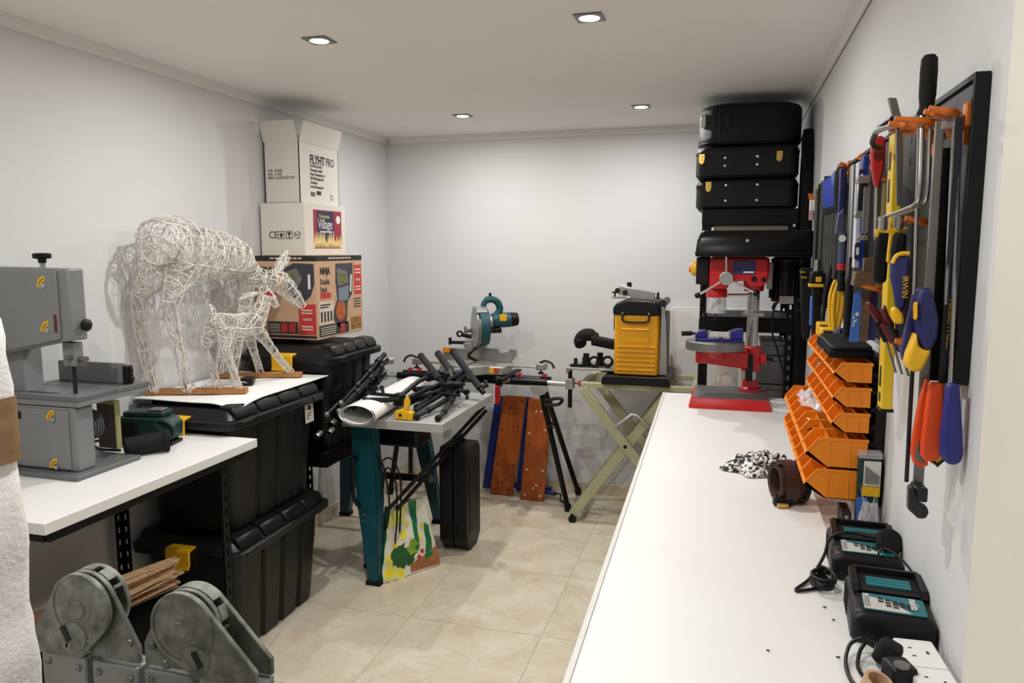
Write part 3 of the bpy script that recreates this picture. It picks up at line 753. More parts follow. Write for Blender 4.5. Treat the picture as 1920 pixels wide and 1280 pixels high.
t = thing('folding_ladder', 'folded aluminium ladder with round zinc hinge joints in the foreground', 'ladder', (-.71, .77, 0))
rails = ((-.88, -.806, 1.08), (-.796, -.722, 1.078), (-.7125, -.639, 1.080), (-.628, -.538, 1.082))
for x0, x1, z1 in rails:
    r_ = MB().box(x0, x1, .752, .784, 0, z1).build('rail', railm, t, bevel=.003)
    for x, z in ((x0+.012, z1-.014), (x1-.012, z1-.016), (x0+.012, z1-.11), (x1-.012, z1-.112)):
        MB().cyl((x, .752, z), (x, .749, z), .0055, .004, 10).build('rivet', steeld, r_)
def hinge(cx_, cz, sgn, xa0, xa1, xb0, xb1, zt):
    # front plate: disc and tongue down to its rail; back plate to the other rail; rim with slots
    r = .0465
    fp = arc(cx_, cz, r, 200 if sgn < 0 else 340, -20 if sgn < 0 else 200, 22) if False else None
    def outline(rad, xl, xr, zb, away):
        # tangent hull of a disc and a rail top
        pts = [(cx_+rad*cos(R(a)), cz+rad*sin(R(a))) for a in range(0, 360, 10)]+[(xl, zb), (xr, zb), (xl, zb+.03), (xr, zb+.022)]
        pts = sorted(set(pts)); lo = []; up = []
        cr = lambda o, a, b: (a[0]-o[0])*(b[1]-o[1])-(a[1]-o[1])*(b[0]-o[0])
        for p in pts:
            while len(lo) > 1 and cr(lo[-2], lo[-1], p) <= 0: lo.pop()
            lo.append(p)
        for p in pts[::-1]:
            while len(up) > 1 and cr(up[-2], up[-1], p) <= 0: up.pop()
            up.append(p)
        return lo[:-1]+up[:-1]
    h = MB().prism(outline(r, xa0, xa1, zt+.002, 0), 'y', .744, .751).build('hinge_plate', hingem, t, bevel=.0015)
    MB().lathe([(.020, 0), (.018, .002), (.013, .0035), (.0125, .005), (.0105, .007), (.001, .0075)], (cx_, .744, cz), 20, (0,-1,0)).build('hub', hingem, h)
    MB().lathe_closed([(r-.004, 0), (r, 0), (r, .0012), (r-.004, .0012)], (cx_, .744, cz), 30, (0,-1,0)).build('edge_bead', hingem, h)
    x = cx_-sgn*-.0+(.018 if sgn > 0 else -.012); z = cz-.040
    MB().lathe([(.021, 0), (.020, .002), (.001, .0025)], (x, .744, z), 20, (0,-1,0)).build('lock_disc', hingem, h)
    MB().cbox((x+.008*sgn-.004, .7412, z+.003), (.0075, .002, .022), M.Rotation(R(28*sgn if sgn < 0 else -28), 3, 'Y')).build('lock_slot', ink, h)
    for dx, dz in ((.02*sgn, -.054), (-.026, -.052)):
        MB().cyl((cx_+dx, .744, cz+dz+.0), (cx_+dx, .7405, cz+dz), .0065, .005, 12).build('rivet', hingem, h)
    h2 = MB().prism(outline(r*.98, xb0, xb1, zt+.002, 0), 'y', .756, .763).build('hinge_plate', hingem, t, bevel=.0015)
    MB().prism(outline(r*.98, xa0, xa1, zt+.002, 0), 'y', .777, .784).build('hinge_plate', hingem, t, bevel=.0015)
    xr_ = xb1-.014 if sgn < 0 else xb0+.014
    MB().cyl((xr_, .756, zt+.03), (xr_, .753, zt+.03), .006, .005, 12).build('rivet', hingem, h2)
    m = MB()
    for k in range(26):
        a0, a1 = 30+k*6 if sgn < 0 else -10+k*6, 36+k*6 if sgn < 0 else -4+k*6
        if k in (1, 2, 7, 8): continue
        m.lathe_closed([(r*.9, .0), (r*.985, .0), (r*.985, .014), (r*.9, .014)], (cx_, .7775, cz), 2, (0,-1,0), R(a0), R(a1))
    m.build('hinge_drum', hingem, t)
hinge(-.800, 1.154, -1, -.88, -.806, -.796, -.722, 1.08)
hinge(-.642, 1.149, 1, -.628, -.538, -.7125, -.639, 1.082)

random.seed(11)
sh = []
for k in range(16):
    b = MB(); L_ = .24+random.random()*.08
    b.m = M.Translation((-1.95+random.uniform(-.025, .025)+.003*k, 2.03+random.uniform(-.03, .03), .396+.0078*k)) @ M.Rotation(R(72+random.uniform(-10, 10)), 4, 'Z') @ M.Rotation(R(-1-random.random()*1.5), 4, 'Y')
    b.prism([(-L_/2, -.001), (L_/2, -.001), (L_/2, .006), (-L_/2, .0005)], 'y', -.02, .02)
    tag(b.build('wood_shim', wedgew, smooth=0), 'tapered wooden shim in the loose pile under the white worktop', 'shim', 'wooden shims piled under the bench')
# soft cardboard roll under the bench
tag(MB().tube([(-2.17, 1.53, .44), (-2.0, 1.80, .44)], [.055, .055], 18).build('card_roll', kraft), 'brown card roll lying under the near end of the bench', 'roll')

# ================================================================ MIDDLE AND BACK
# ---- table saw on a teal sheet-metal stand
t = thing('saw_table', 'machine table with pale grey top on teal splayed sheet-metal legs', 'table', (-1.55, 3.55, 0))
MB().box(-1.76, -1.24, 3.18, 3.95, .776, .82).build('table_top', paleg, t, bevel=.003, label='pale grey metal table top')
for k in range(6):
    MB().cyl((-1.24, 3.24+.125*k, .798), (-1.2385, 3.24+.125*k, .798), .006, n=8).build('bolt', steel, t)
def sheet_leg(topc, footc, wt_, wf_, flange, nm='leg', m=teal, zt=.775, yf=None):
    b = MB(); (xt, yt), (xf, yf_) = topc, footc; th = .004
    for side in (0, 1):
        rings = []
        for k in range(7):
            f = k/6; z = zt+(.02-zt)*f; x = xt+(xf-xt)*f; y = yt+(yf_-yt)*f
            wd = (wt_+(wf_-wt_)*max(0, (f-.45)/.55)) if f > .45 else wt_
            if side == 0: q = [(x-wd/2, y), (x+wd/2, y), (x+wd/2, y+th), (x-wd/2, y+th)]
            else:
                fl_ = wd*.75*flange; q = [(x+wd/2-th, y), (x+wd/2, y), (x+wd/2, y+fl_), (x+wd/2-th, y+fl_)]
            rings.append([(a, c, z) for a, c in q])
        b.loft(rings)
    return b.build(nm, m, t, bevel=.001)
lg = sheet_leg((-1.69, 3.24), (-1.605, 3.17), .112, .055, 1)
MB().box(-1.642, -1.566, 3.16, 3.215, 0, .022).build('rubber_foot', blkr, lg, bevel=.003)
for z in (.34, .31): MB().cyl((-1.66, 3.2, z), (-1.66, 3.185, z), .006, n=8).build('screw', steel, lg)
MB().tube(bez([(-1.70,3.214,.62), (-1.705,3.18,.6), (-1.70,3.17,.45), (-1.685,3.175,.40), (-1.685,3.2,.38)], 5), .010, 8).build('cord_hook', blk, lg)
lg = sheet_leg((-1.715, 3.93), (-1.615, 4.03), .085, .05, 1)
MB().box(-1.645, -1.585, 4.02, 4.065, 0, .022).build('rubber_foot', blkr, lg, bevel=.003)
lg = sheet_leg((-2.10, 3.90), (-2.21, 4.0), .10, .06, 1)
MB().box(-2.245, -2.175, 3.995, 4.05, 0, .022).build('rubber_foot', blkr, lg, bevel=.003)
lg = sheet_leg((-1.735, 3.30), (-1.715, 3.34), .05, .05, 1)
MB().box(-1.742, -1.685, 3.332, 3.378, 0, .022).build('rubber_foot', blkr, lg, bevel=.003)
MB().box(-2.14, -1.70, 3.90, 3.915, .70, .775).build('apron', blkm, t, bevel=.002)
MB().box(-2.13, -1.66, 4.0, 4.022, .255, .295).build('cross_rail', blkm, t, bevel=.003)
MB().box(-1.73, -1.50, 3.50, 3.68, .60, .775).build('motor_housing', blk, t, bevel=.02)
MB().tube([(-1.262, 3.86, .765), (-1.565, 3.25, .35)], .0105, 8).build('strut', gun, t)
MB().tube([(-1.265, 3.91, .73), (-1.44, 3.56, .49), (-1.55, 3.33, .33)], .0105, 8).build('strut', gun, t)
MB().tube([(-1.60, 3.92, .30), (-1.50, 3.62, .43), (-1.46, 3.5, .45)], .018, 8).build('lever', blk, t)
c = bez([(-1.62,3.26,.62), (-1.58,3.25,.58), (-1.555,3.26,.40), (-1.58,3.27,.25), (-1.60,3.27,.35), (-1.58,3.28,.55), (-1.535,3.29,.50), (-1.53,3.29,.30), (-1.555,3.29,.14), (-1.6,3.28,.30), (-1.61,3.27,.55), (-1.56,3.3,.60), (-1.515,3.31,.48), (-1.53,3.32,.22)], 6)
tag(MB().tube(c, .0048, 6).build('coiled_cord', cable), 'black power cord hanging in loops beside the teal leg', 'cord')

# ---- shopping bag
t = thing('shopping_bag', 'green and white shopping bag printed with flowers and vegetables', 'bag', (-1.525, 3.37, 0), R(56))
W_, D_, HB = .335, .13, .345
def bag(u, v, d):
    # u across -.5..5, v height 0..1, d depth -.5 (front) .. .5
    wd = W_*(1-.46*max(0, v-.12)**1.0); dp = D_*(1-.80*v)
    x = u*wd+.015*v; y = d*dp+.02*v; z = HB*v
    y += .006*sin(11*u+7*v)*v+.004*sin(23*v+5*u); z += .012*sin(pi*(u+.5))*0+.008*sin(6*u)*v
    if v < .1: y += 0
    return (x, y, z+.004)
b = MB()
N = 14; rings = []
for k in range(15):
    v = k/14; r_ = []
    r_ += [bag(-.5+i/N, v, -.5) for i in range(N+1)]
    r_ += [bag(.5, v, -.5+j/4) for j in range(1, 4)]
    r_ += [bag(.5-i/N, v, .5) for i in range(N+1)]
    r_ += [bag(-.5, v, .5-j/4) for j in range(1, 4)]
    rings.append(r_)
bagw = mat('bag_white', (222, 220, 206), .4, var=.05, scale=25, bump=.3, bscale=30)
bagg = mat('bag_green', (14, 112, 62), .4, var=.08); bagy = mat('bag_yellow', (232, 212, 30), .45, var=.08); bagyl = mat('bag_pale_yellow', (222, 218, 120), .45, var=.06)
bagd = mat('bag_leaf_green', (34, 84, 40), .5, var=.3, scale=60); bagl = mat('bag_lime', (128, 160, 44), .5, var=.2, scale=60); bask = mat('bag_basket', (168, 108, 66), .55, var=.2, scale=60)
b.loft(rings, caps=False); b.add(rings[0], [tuple(range(len(rings[0])))])
b.build('bag_body', bagw, t, local=True, smooth=60)
def bprint(nm, m, poly, off=.0012):
    """a flat print on the bag's front; poly in (u, v)"""
    cx_ = sum(p[0] for p in poly)/len(poly); cy_ = sum(p[1] for p in poly)/len(poly)
    P = []
    for i in range(len(poly)):
        a, c = poly[i], poly[(i+1) % len(poly)]
        for j in range(4): P.append((a[0]+(c[0]-a[0])*j/4, a[1]+(c[1]-a[1])*j/4))
    n = len(P); vs = []; fs = []
    for k in range(5):
        f = 1-k/4*.999
        for p in P:
            q = V(bag(cx_+(p[0]-cx_)*f, cy_+(p[1]-cy_)*f, -.5)); q.y -= off; vs.append(q)
    for k in range(4):
        for j in range(n): fs.append((k*n+j, k*n+(j+1) % n, (k+1)*n+(j+1) % n, (k+1)*n+j))
    return MB().add(vs, fs).build(nm, m, t, local=True, smooth=60)
bprint('green_strap', bagg, [(.06,.995), (.28,.995), (.2,.62), (.17,.30), (.10,.30), (.10,.6)], .002)
bprint('green_strap', bagg, [(.37,.66), (.46,.60), (.44,.42), (.40,.18), (.22,.14), (.30,.30)], .002)
bprint('basket_print', bask, [(-.02,.02), (.499,.02), (.499,.28), (-.02,.14)], .0016)
for k in range(8): bprint('basket_line', dwood, [(.02+.06*k,.03), (.025+.06*k,.03), (.025+.06*k,.17+.014*k), (.02+.06*k,.16+.014*k)], .002)
random.seed(4)
def blob(cx_, cy_, r, n, j): return [(cx_+r*(1+j*random.uniform(-1, 1))*cos(2*pi*i/n), cy_+r*(1+j*random.uniform(-1, 1))*sin(2*pi*i/n)) for i in range(n)]
bprint('leaf_print', bagd, blob(-.20, .31, .16, 18, .3), .002); bprint('leaf_print', bagd, blob(-.05, .27, .13, 16, .3), .002)
bprint('lettuce_print', bagl, blob(.07, .36, .11, 14, .25), .0024); bprint('leaf_print', bagd, blob(-.15, .20, .08, 10, .3), .0022)
bprint('radish_print', redink, blob(.14, .20, .04, 8, .1), .0028); bprint('radish_print', redink, blob(.22, .27, .035, 8, .1), .0028)
for x, y, r in ((-.12, .58, .085), (-.41, .30, .085), (-.38, .12, .12), (-.2, .07, .10), (-.05, .72, .05), (.22, .47, .05), (-.3, .46, .06), (.32, .60, .05)):
    bprint('flower_print', bagyl, blob(x, y, r*.95, 12, .25), .0014); bprint('flower_centre', bagy, blob(x, y, r*.55, 10, .25), .0018)
bprint('yellow_wash', bagyl, [(-.49,.70), (-.1,.75), (.0,.98), (-.49,.99)], .0012)
# green gusset on the left side
sd = MB(); q = []
for k in range(15):
    v = k/14; q.append([(V(bag(-.5, v, -.5+j/6))+V((-.002, 0, 0))) for j in range(7)])
sd.add([p for r_ in q for p in r_], [(k*7+j, k*7+j+1, k*7+j+8, k*7+j+7) for k in range(14) for j in range(6)])
sd.build('gusset', bagg, t, local=True, smooth=60)

# ---- upright black tool case
t = thing('tool_case', 'black upright hard case standing on the floor at the table corner', 'case', (-1.37, 3.74, 0))
prof = [(3.64, .07), (3.70, .0), (3.80, .0), (3.87, .05), (3.87, .54), (3.84, .58), (3.66, .58), (3.64, .55)]
MB().prism(prof, 'x', -1.445, -1.372).build('shell', blk, t, bevel=.008)
MB().prism(prof, 'x', -1.368, -1.288).build('shell', blk, t, bevel=.008)
for y in (3.70, 3.80): MB().box(-1.39, -1.35, y-.015, y+.015, .578, .59).build('latch', blkm, t, bevel=.003)
MB().tube(bez([(-1.37,3.70,.58), (-1.37,3.705,.61), (-1.37,3.75,.62), (-1.37,3.80,.61), (-1.37,3.805,.58)], 5), .010, 8).build('handle', blk, t)
for z in (.14, .48): MB().box(-1.40, -1.34, 3.632, 3.642, z-.02, z+.02).build('hinge', blkm, t, bevel=.002)
MB().box(-1.288, -1.285, 3.68, 3.83, .1, .5).build('side_panel', blkm, t, bevel=.002)

# ---- roll of white paper on the table
def roll(u, v):
    a = -2.6+u*9.6; r = .045+.0016*a/6
    k = 1.2-.25*v
    x = -1.605-.085*v+(.070*cos(a)*(1+.02*a))*k; z = .869+.0*v+(.0365*sin(a)*(1+.02*a))*(k-.05)
    if sin(a) < -.2 and abs(cos(a)) < .8: z -= 0
    return (x, 3.04+.86*v, max(z, .8225))
tag(MB().sheet(roll, 60, 8, .0012).build('paper_roll', paper, smooth=70), 'large loosely rolled white paper across the table', 'paper roll')

# ---- camera and light stands in a heap on the table
def collar(b, p, d, r, l): p, d = V(p), V(d).normalized(); b.cyl(p-d*l/2, p+d*l/2, r, n=10)
t = thing('padded_tripod', 'black folded tripod with three grey foam padded legs, top of the heap on the table', 'tripod', (-1.44, 3.7, .88))
for a, c in (((-1.645,3.90,1.02), (-1.483,3.76,.923)), ((-1.56,3.95,1.03), (-1.404,3.77,.945)), ((-1.452,3.90,1.052), (-1.247,3.75,.885))):
    d = V(c)-V(a)
    l = MB().tube([a, c], .0195, 12).build('padded_leg', foamgrip, t)
    MB().tube([V(a)-d*.03, V(a)], .021, 10).build('end_cap', blk, l)
    MB().tube([c, V(c)+d*.12], .014, 8).build('joint', blk, l)
MB().cyl((-1.40, 3.74, .905), (-1.44, 3.80, .955), .038, .03, 12).cyl((-1.44,3.80,.955), (-1.46,3.84,.97), .025, n=10).build('hub', blk, t)
MB().tube([(-1.247,3.75,.887), (-1.215,3.77,.90), (-1.235,3.80,.915)], .012, 8).build('bracket', blk, t)
MB().tube([(-1.41,3.74,.91), (-1.445,3.5,.915), (-1.488,3.24,.893)], .0135, 8).build('column', blkm, t)
t = thing('round_foot_tripod', 'black folded tripod whose round rubber feet lie at the table edge', 'tripod', (-1.35, 3.45, .83))
for pts in ([(-1.40,3.72,.885), (-1.345,3.55,.868), (-1.368,3.33,.846), (-1.383,3.225,.838)], [(-1.35,3.70,.885), (-1.305,3.45,.866), (-1.285,3.32,.846), (-1.278,3.225,.838)], [(-1.43,3.7,.885), (-1.44,3.5,.868), (-1.45,3.38,.85)]):
    l = MB().tube(pts, [.016, .015, .011, .0105][:len(pts)], 10).build('leg', gun, t)
    d = V(pts[-1])-V(pts[-2]); f = MB(); collar(f, V(pts[1]), d, .0185, .03); f.build('clamp', blk, l); f = MB(); collar(f, V(pts[2]), d, .015, .028); f.build('clamp', blk, l)
    MB().ball(V(pts[-1])+d.normalized()*.008, .0165, 10).build('foot', blkr, l)
MB().cbox((-1.385, 3.72, .895), (.10, .06, .05), M.Rotation(.4, 3, 'Z')).cyl((-1.36,3.7,.9), (-1.33,3.66,.925), .012, n=8).build('head', blk, t, bevel=.006)
MB().tube(bez([(-1.33,3.62,.88), (-1.30,3.58,.90), (-1.27,3.60,.885), (-1.25,3.55,.87)], 4), .009, 8).build('pan_handle', blk, t)
t = thing('boom_arm', 'black jointed boom arm resting across the white paper roll', 'stand', (-1.52, 3.3, .90))
MB().tube([(-1.49,3.29,.925), (-1.475,3.46,.962), (-1.465,3.56,.968)], .0125, 8).build('upper_tube', blk, t)
MB().cyl((-1.462,3.56,.99), (-1.462,3.56,.945), .014, n=10).build('elbow', blk, t)
MB().tube([(-1.635,3.2,.905), (-1.53,3.22,.91), (-1.48,3.24,.912)], .0125, 8).build('lower_tube', blkm, t)
MB().tube([(-1.64,3.25,.93), (-1.565,3.26,.925), (-1.50,3.27,.92)], .009, 8).build('side_tube', blkm, t)
MB().ball((-1.64,3.2,.905), .017, 10).build('end_ball', blkr, t)
MB().tube([(-1.62,3.25,.93), (-1.618,3.25,.955)], .010, 8).tube([(-1.625,3.25,.957), (-1.60,3.25,.957)], .010, 8).build('wing_knob', blk, t)
MB().tube([(-1.575,3.26,.93), (-1.585,3.27,.955)], .009, 8).ball((-1.588,3.27,.958), .0115, 8).build('knob', blk, t)
MB().cbox((-1.495, 3.27, .905), (.05, .05, .06)).build('clamp_block', blk, t, bevel=.008)
t = thing('spring_clamp', 'small yellow and black clamp on the table by the paper roll', 'clamp', (-1.45, 3.215, .82))
MB().prism([(-1.49,.823), (-1.425,.823), (-1.425,.866), (-1.45,.872), (-1.49,.862)], 'y', 3.20, 3.235).build('jaw', yel, t, bevel=.004)
MB().prism([(-1.447,.872), (-1.425,.868), (-1.418,.905), (-1.43,.935), (-1.443,.92)], 'y', 3.205, 3.23).build('jaw', yel, t, bevel=.003)
MB().box(-1.428, -1.40, 3.198, 3.238, .821, .862).build('handle_grip', yel, t, bevel=.006)
MB().cyl((-1.46, 3.195, .845), (-1.46, 3.24, .845), .007, n=8).box(-1.43, -1.405, 3.21, 3.23, .820, .83).build('pivot', blk, t)
for nm, lab, dx, dz, hollow in (('folded_stand', 'folded black light stand with two hollow tube ends, left of the paper roll', 0, 0, True), ('folded_stand', 'folded black light stand lying highest against the tote, left of the paper roll', .012, .085, False)):
    t = thing(nm, lab, 'stand', (-1.73+dx, 3.2, .8+dz), 0, 'folded light stands')
    for k, (ox, oz) in enumerate(((-.022, 0), (.012, .008), (-.004, .034))):
        p0, p1 = V((-1.735+ox+dx, 2.95+.05*k+(0 if hollow else .07), .783+oz+dz)), V((-1.715+ox+dx, 3.56, .965+oz+dz*.9))
        r = .0105 if k < 2 else .013
        l = MB().tube([p0, p1], r, 10, caps=not hollow).build('tube', blkg, t)
        d = p1-p0
        for q in (.35, .62, .85):
            f = MB(); collar(f, p0+d*q, d, r+.004, .03); f.build('collar', blk, l)
        if hollow: MB().tube([p0-d*.01, p0+d*.05], [r+.0022]*2, 10, caps=False).tube([p0-d*.01, p0+d*.05], [r+.0005]*2, 10, caps=False).build('ferrule', steel, l)
        else: MB().ball(p0, r+.003, 8).build('foot', steeld, l)
t = tag(MB().tube([(-1.705,3.1,.865), (-1.69,3.5,.915)], .008, 8).tube([(-1.705,3.1,.865), (-1.72,3.12,.90)], .010, 8).build('support_rod', steeld), 'thin steel rod between the light stands and the paper roll', 'rod')

t = thing('clamp_stand', 'black stand with knobs and crossed tubes in the middle of the heap on the table', 'stand', (-1.42, 3.5, .83))
for a, c, r in (((-1.50,3.36,.862), (-1.33,3.80,.93), .013), ((-1.47,3.40,.90), (-1.36,3.86,.955), .011), ((-1.55,3.55,.90), (-1.30,3.66,.925), .012), ((-1.43,3.30,.845), (-1.40,3.6,.875), .012)):
    MB().tube([a, c], r, 10).build('tube', blk, t)
for p, d in (((-1.40,3.62,.93), (.02,-.01,.05)), ((-1.33,3.66,.93), (.04,0,.03)), ((-1.47,3.45,.90), (-.03,-.02,.04)), ((-1.37,3.55,.88), (.03,-.03,.02)), ((-1.30,3.62,.90), (.03,-.02,-.01))):
    p = V(p); d = V(d); MB().cyl(p, p+d, .009, n=8).cyl(p+d*.8, p+d*1.15, .017, n=8).build('knob', blk, t)
MB().cbox((-1.39, 3.64, .905), (.07, .07, .06), M.Rotation(.5, 3, 'Z')).build('joint_block', blk, t, bevel=.01)
MB().tube(bez([(-1.40,3.50,.90), (-1.36,3.44,.915), (-1.31,3.47,.90), (-1.29,3.55,.88), (-1.33,3.62,.89)], 4), .0055, 6).build('strap', blkr, t)

# ---- mitre saw stand
t = thing('saw_stand', 'black tubular mitre saw stand with red knobs along the back wall', 'saw stand', (-1.5, 4.45, 0))
MB().tube([(-2.02,4.40,.815), (-1.03,4.40,.815)], .023, 14).build('main_tube', blkg, t)
MB().tube([(-2.02,4.49,.815), (-1.03,4.49,.815)], .023, 14).build('main_tube', blkg, t)
MB().tube([(-1.04,4.40,.815), (-.885,4.40,.815)], .0165, 12).build('extension_tube', chrome, t)
MB().tube([(-2.16,4.40,.815), (-2.01,4.40,.815)], .0165, 12).build('extension_tube', chrome, t)
for x in (-1.75, -1.28):
    MB().box(x-.02, x+.02, 4.24, 4.64, .838, .852).build('saw_bracket', blkm, t, bevel=.002)
for x in (-1.93, -1.87, -1.21, -1.05):
    k = MB().lathe([(.006, 0), (.006, .02), (.02, .022), (.02, .03), (.001, .033)], (x, 4.40, .837), 6).build('knob', redp, t)
for x, s_ in ((-1.075, 1), (-1.95, -1)):
    MB().prism([(x-.055, .80)]+arc(x, .80, .06, 180, 360, 10)+[(x+.055, .80)], 'y', 4.36, 4.366).build('leg_bracket', alu, t, bevel=.001)
    for y0, yb_ in ((4.38, 4.455), (4.47, 4.79)):
        xf = x+s_*.165
        l = MB().tube([(x+s_*.01, y0, .76), (xf, yb_, .02)], .017, 12).build('leg', blkg, t)
        MB().cyl((xf-.003*s_, yb_, .045), (xf+.003*s_, yb_, 0), .022, n=12).build('foot', blkr, l)
        MB().tube([(x+s_*.055, y0, .55), (x+s_*.085, y0-.035, .55)], .012, 8).build('leg_knob', blk, l)
MB().tube(bez([(-1.06,4.37,.71), (-1.02,4.36,.715), (-.96,4.36,.73), (-.93,4.36,.72), (-.96,4.36,.69), (-1.04,4.36,.69)], 4), .010, 8).build('foot_lever', blk, t)
b = MB().box(-.915, -.868, 4.37, 4.43, .785, .85); b.build('support_clamp', alu, t, bevel=.004)
MB().box(-.903, -.880, 4.39, 4.413, .67, .93).build('support_post', blkm, t, bevel=.002)
MB().cyl((-.868, 4.40, .82), (-.84, 4.40, .82), .005, n=8).cyl((-.84, 4.40, .82), (-.825, 4.40, .82), .017, n=6).build('support_knob', redp, t)
# roller support on the left end
MB().box(-2.135, -2.11, 4.36, 4.39, .78, .875).build('roller_post', gun, t, bevel=.002)
MB().box(-2.155, -2.09, 4.35, 4.40, .785, .85).build('support_clamp', galu, t, bevel=.003)
MB().tube([(-2.19,4.33,.89), (-2.06,4.42,.912)], .025, 14).build('roller', alu, t)
MB().tube([(-2.195,4.326,.889), (-2.188,4.332,.89)], .0265, 14).build('roller_cap', blk, t)

# ---- mitre saw
t = thing('mitre_saw', 'teal sliding mitre saw with aluminium base on the black stand', 'mitre saw', (-1.5, 4.42, .852))
MB().box(-1.72, -1.30, 4.36, 4.58, .852, .905).build('base', alu, t, bevel=.008)
MB().cyl((-1.52, 4.42, .858), (-1.52, 4.42, .912), .145, n=28).box(-1.57, -1.47, 4.20, 4.34, .87, .905).build('turntable', alu, t, bevel=.003)
MB().box(-1.525, -1.515, 4.2, 4.55, .9122, .9128).build('kerf_plate', blk, t)
MB().cyl((-1.52, 4.20, .885), (-1.50, 4.13, .875), .022, .028, 12).build('mitre_handle', navy, t)
MB().prism([(-1.765, .905), (-1.60, .905), (-1.60, .985), (-1.765, .985)], 'y', 4.55, 4.575).build('fence', galu, t, bevel=.003)
MB().prism([(-1.50, .905), (-1.31, .905), (-1.285, .935), (-1.27, .945), (-1.27, .99), (-1.315, .99), (-1.325, .968), (-1.375, .968), (-1.39, .99), (-1.50, .99)], 'y', 4.55, 4.575).build('fence', galu, t, bevel=.003)
MB().box(-1.765, -1.715, 4.54, 4.55, .955, .985).build('caution_label', orange, t)
MB().box(-1.615, -1.57, 4.1985, 4.20, .875, .90).build('warning_label', yel, t) if False else None
MB().box(-1.40, -1.36, 4.3585, 4.36, .865, .895).build('warning_label', yel, t)
MB().box(-1.36, -1.33, 4.3585, 4.36, .865, .895).build('warning_label', redink, t)
MB().box(-1.60, -1.575, 4.3585, 4.36, .87, .895).build('warning_label', redink, t)
b = MB().box(-1.63, -1.50, 4.56, 4.66, .91, 1.02).cyl((-1.62, 4.60, 1.03), (-1.48, 4.60, 1.03), .035, n=14).cbox((-1.535, 4.56, 1.06), (.05, .07, .12)); b.build('pivot_arm', alu, t, bevel=.006)
MB().tube([(-1.74,4.60,1.015), (-1.58,4.60,1.015)], .011, 8).tube([(-1.735,4.60,1.0), (-1.735,4.60,1.045)], .011, 8).build('slide_rail', blk, t)
MB().ring((-1.66,4.58,1.075), .022, .012, .014, (0,1,0), 14).tube([(-1.64,4.58,1.07), (-1.57,4.58,1.055)], .014, 8).build('lock_lever', blk, t)
MB().cyl((-1.60,4.52,1.10), (-1.55,4.5,1.11), .012, n=8).cyl((-1.60,4.52,1.095), (-1.60,4.52,1.13), .009, n=8).build('depth_screw', steeld, t)
cx_, cy_, cz = -1.465, 4.45, 1.135
# upper blade case: a thick teal shell round a grey disc, both in the plane of the cut
def yz(poly): return poly
MB().prism([(cy_+.118*cos(R(a)), cz+.118*sin(R(a))) for a in range(0, 360, 10)], 'x', cx_-.048, cx_-.040).build('blade', galu, t)
MB().prism(arc(cy_, cz, .128, -60, 235, 24)+arc(cy_, cz, .03, 235, -60, 10), 'x', cx_-.035, cx_+.03).build('blade_case', tealp, t, bevel=.010)
MB().prism(arc(cy_, cz, .134, 60, 130, 10)+arc(cy_, cz, .10, 130, 60, 10), 'x', cx_-.05, cx_+.02).build('case_cover', galu, t, bevel=.004)
MB().prism(arc(cy_, cz, .126, 150, 300, 16)+arc(cy_, cz, .05, 300, 150, 10), 'x', cx_-.046, cx_-.028).build('lower_guard', steeld, t, bevel=.002)
MB().cyl((cx_+.02, cy_, cz+.03), (cx_+.075, cy_, cz+.035), .042, n=18).build('gear_case', alu, t, bevel=.004)
MB().cyl((cx_+.06, cy_, cz+.04), (cx_+.185, cy_, cz+.045), .047, n=20).build('motor', tealp, t, bevel=.006)
MB().cyl((cx_+.185, cy_, cz+.045), (cx_+.232, cy_, cz+.047), .047, .040, 20).build('motor_cap', blk, t, bevel=.006)
MB().cbox((cx_+.075, cy_, cz-.02), (.09, .07, .03)).build('motor_foot', blk, t, bevel=.006)
MB().tube(bez([(cx_+.03,cy_,cz+.085), (cx_+.01,cy_,cz+.13), (cx_+.025,cy_,cz+.165), (cx_+.06,cy_,cz+.175), (cx_+.10,cy_,cz+.155), (cx_+.115,cy_,cz+.11), (cx_+.09,cy_,cz+.075), (cx_+.07,cy_,cz+.06)], 5), [.018]*11+[.022]*20+[.024]*5, 10).build('handle', tealp, t)
MB().box(cx_+.045, cx_+.06, cy_-.008, cy_+.008, cz+.185, cz+.215).build('trigger_lock', blk, t, bevel=.002)
MB().cbox((cx_+.125, cy_-.046, cz+.062), (.045, .006, .042)).build('motor_label', yel, t, bevel=.002)
MB().tube(bez([(cx_-.02,4.5,1.02), (cx_-.05,4.40,.99), (cx_-.07,4.40,.955), (cx_-.03,4.42,.93)], 5), .010, 8).build('dust_spout', blk, t)
# the head is turned to a mitre angle, so its grey blade side faces the camera
hm = M.Translation((cx_, cy_, 0)) @ M.Rotation(R(31), 4, 'Z') @ M.Translation((-cx_, -cy_, 0))
bs = BASIS[t.name]
for o in t.children:
    if o.name.split('.')[0] in ('blade', 'blade_case', 'case_cover', 'lower_guard', 'gear_case', 'motor', 'motor_cap', 'motor_foot', 'handle', 'trigger_lock', 'motor_label'):
        o.data.transform(bs.inverted() @ hm @ bs)
for s_, xa, xb in ((-1, -1.72, -1.90), (1, -1.30, -1.08)):
    for y in (4.44, 4.475):
        MB().tube([(xa, y, .90), (xb, y, .90)], .0055, 8).build('extension_rod', chrome, t)
    MB().box(xb-.03, xb+.03, 4.42, 4.49, .885, .925).build('stop_block', galu, t, bevel=.005)
    MB().cyl((xb, 4.43, .885), (xb, 4.43, .862), .006, n=8).cyl((xb, 4.43, .872), (xb, 4.43, .862), .018, n=10).build('stop_knob', blk, t)
    MB().tube(bez([(xb-.005*s_,4.43,.93), (xb+.03*s_,4.42,.945), (xb+.07*s_,4.42,.93), (xb+.085*s_,4.42,.90)], 4), .007, 8).build('stop_lever', gun, t)

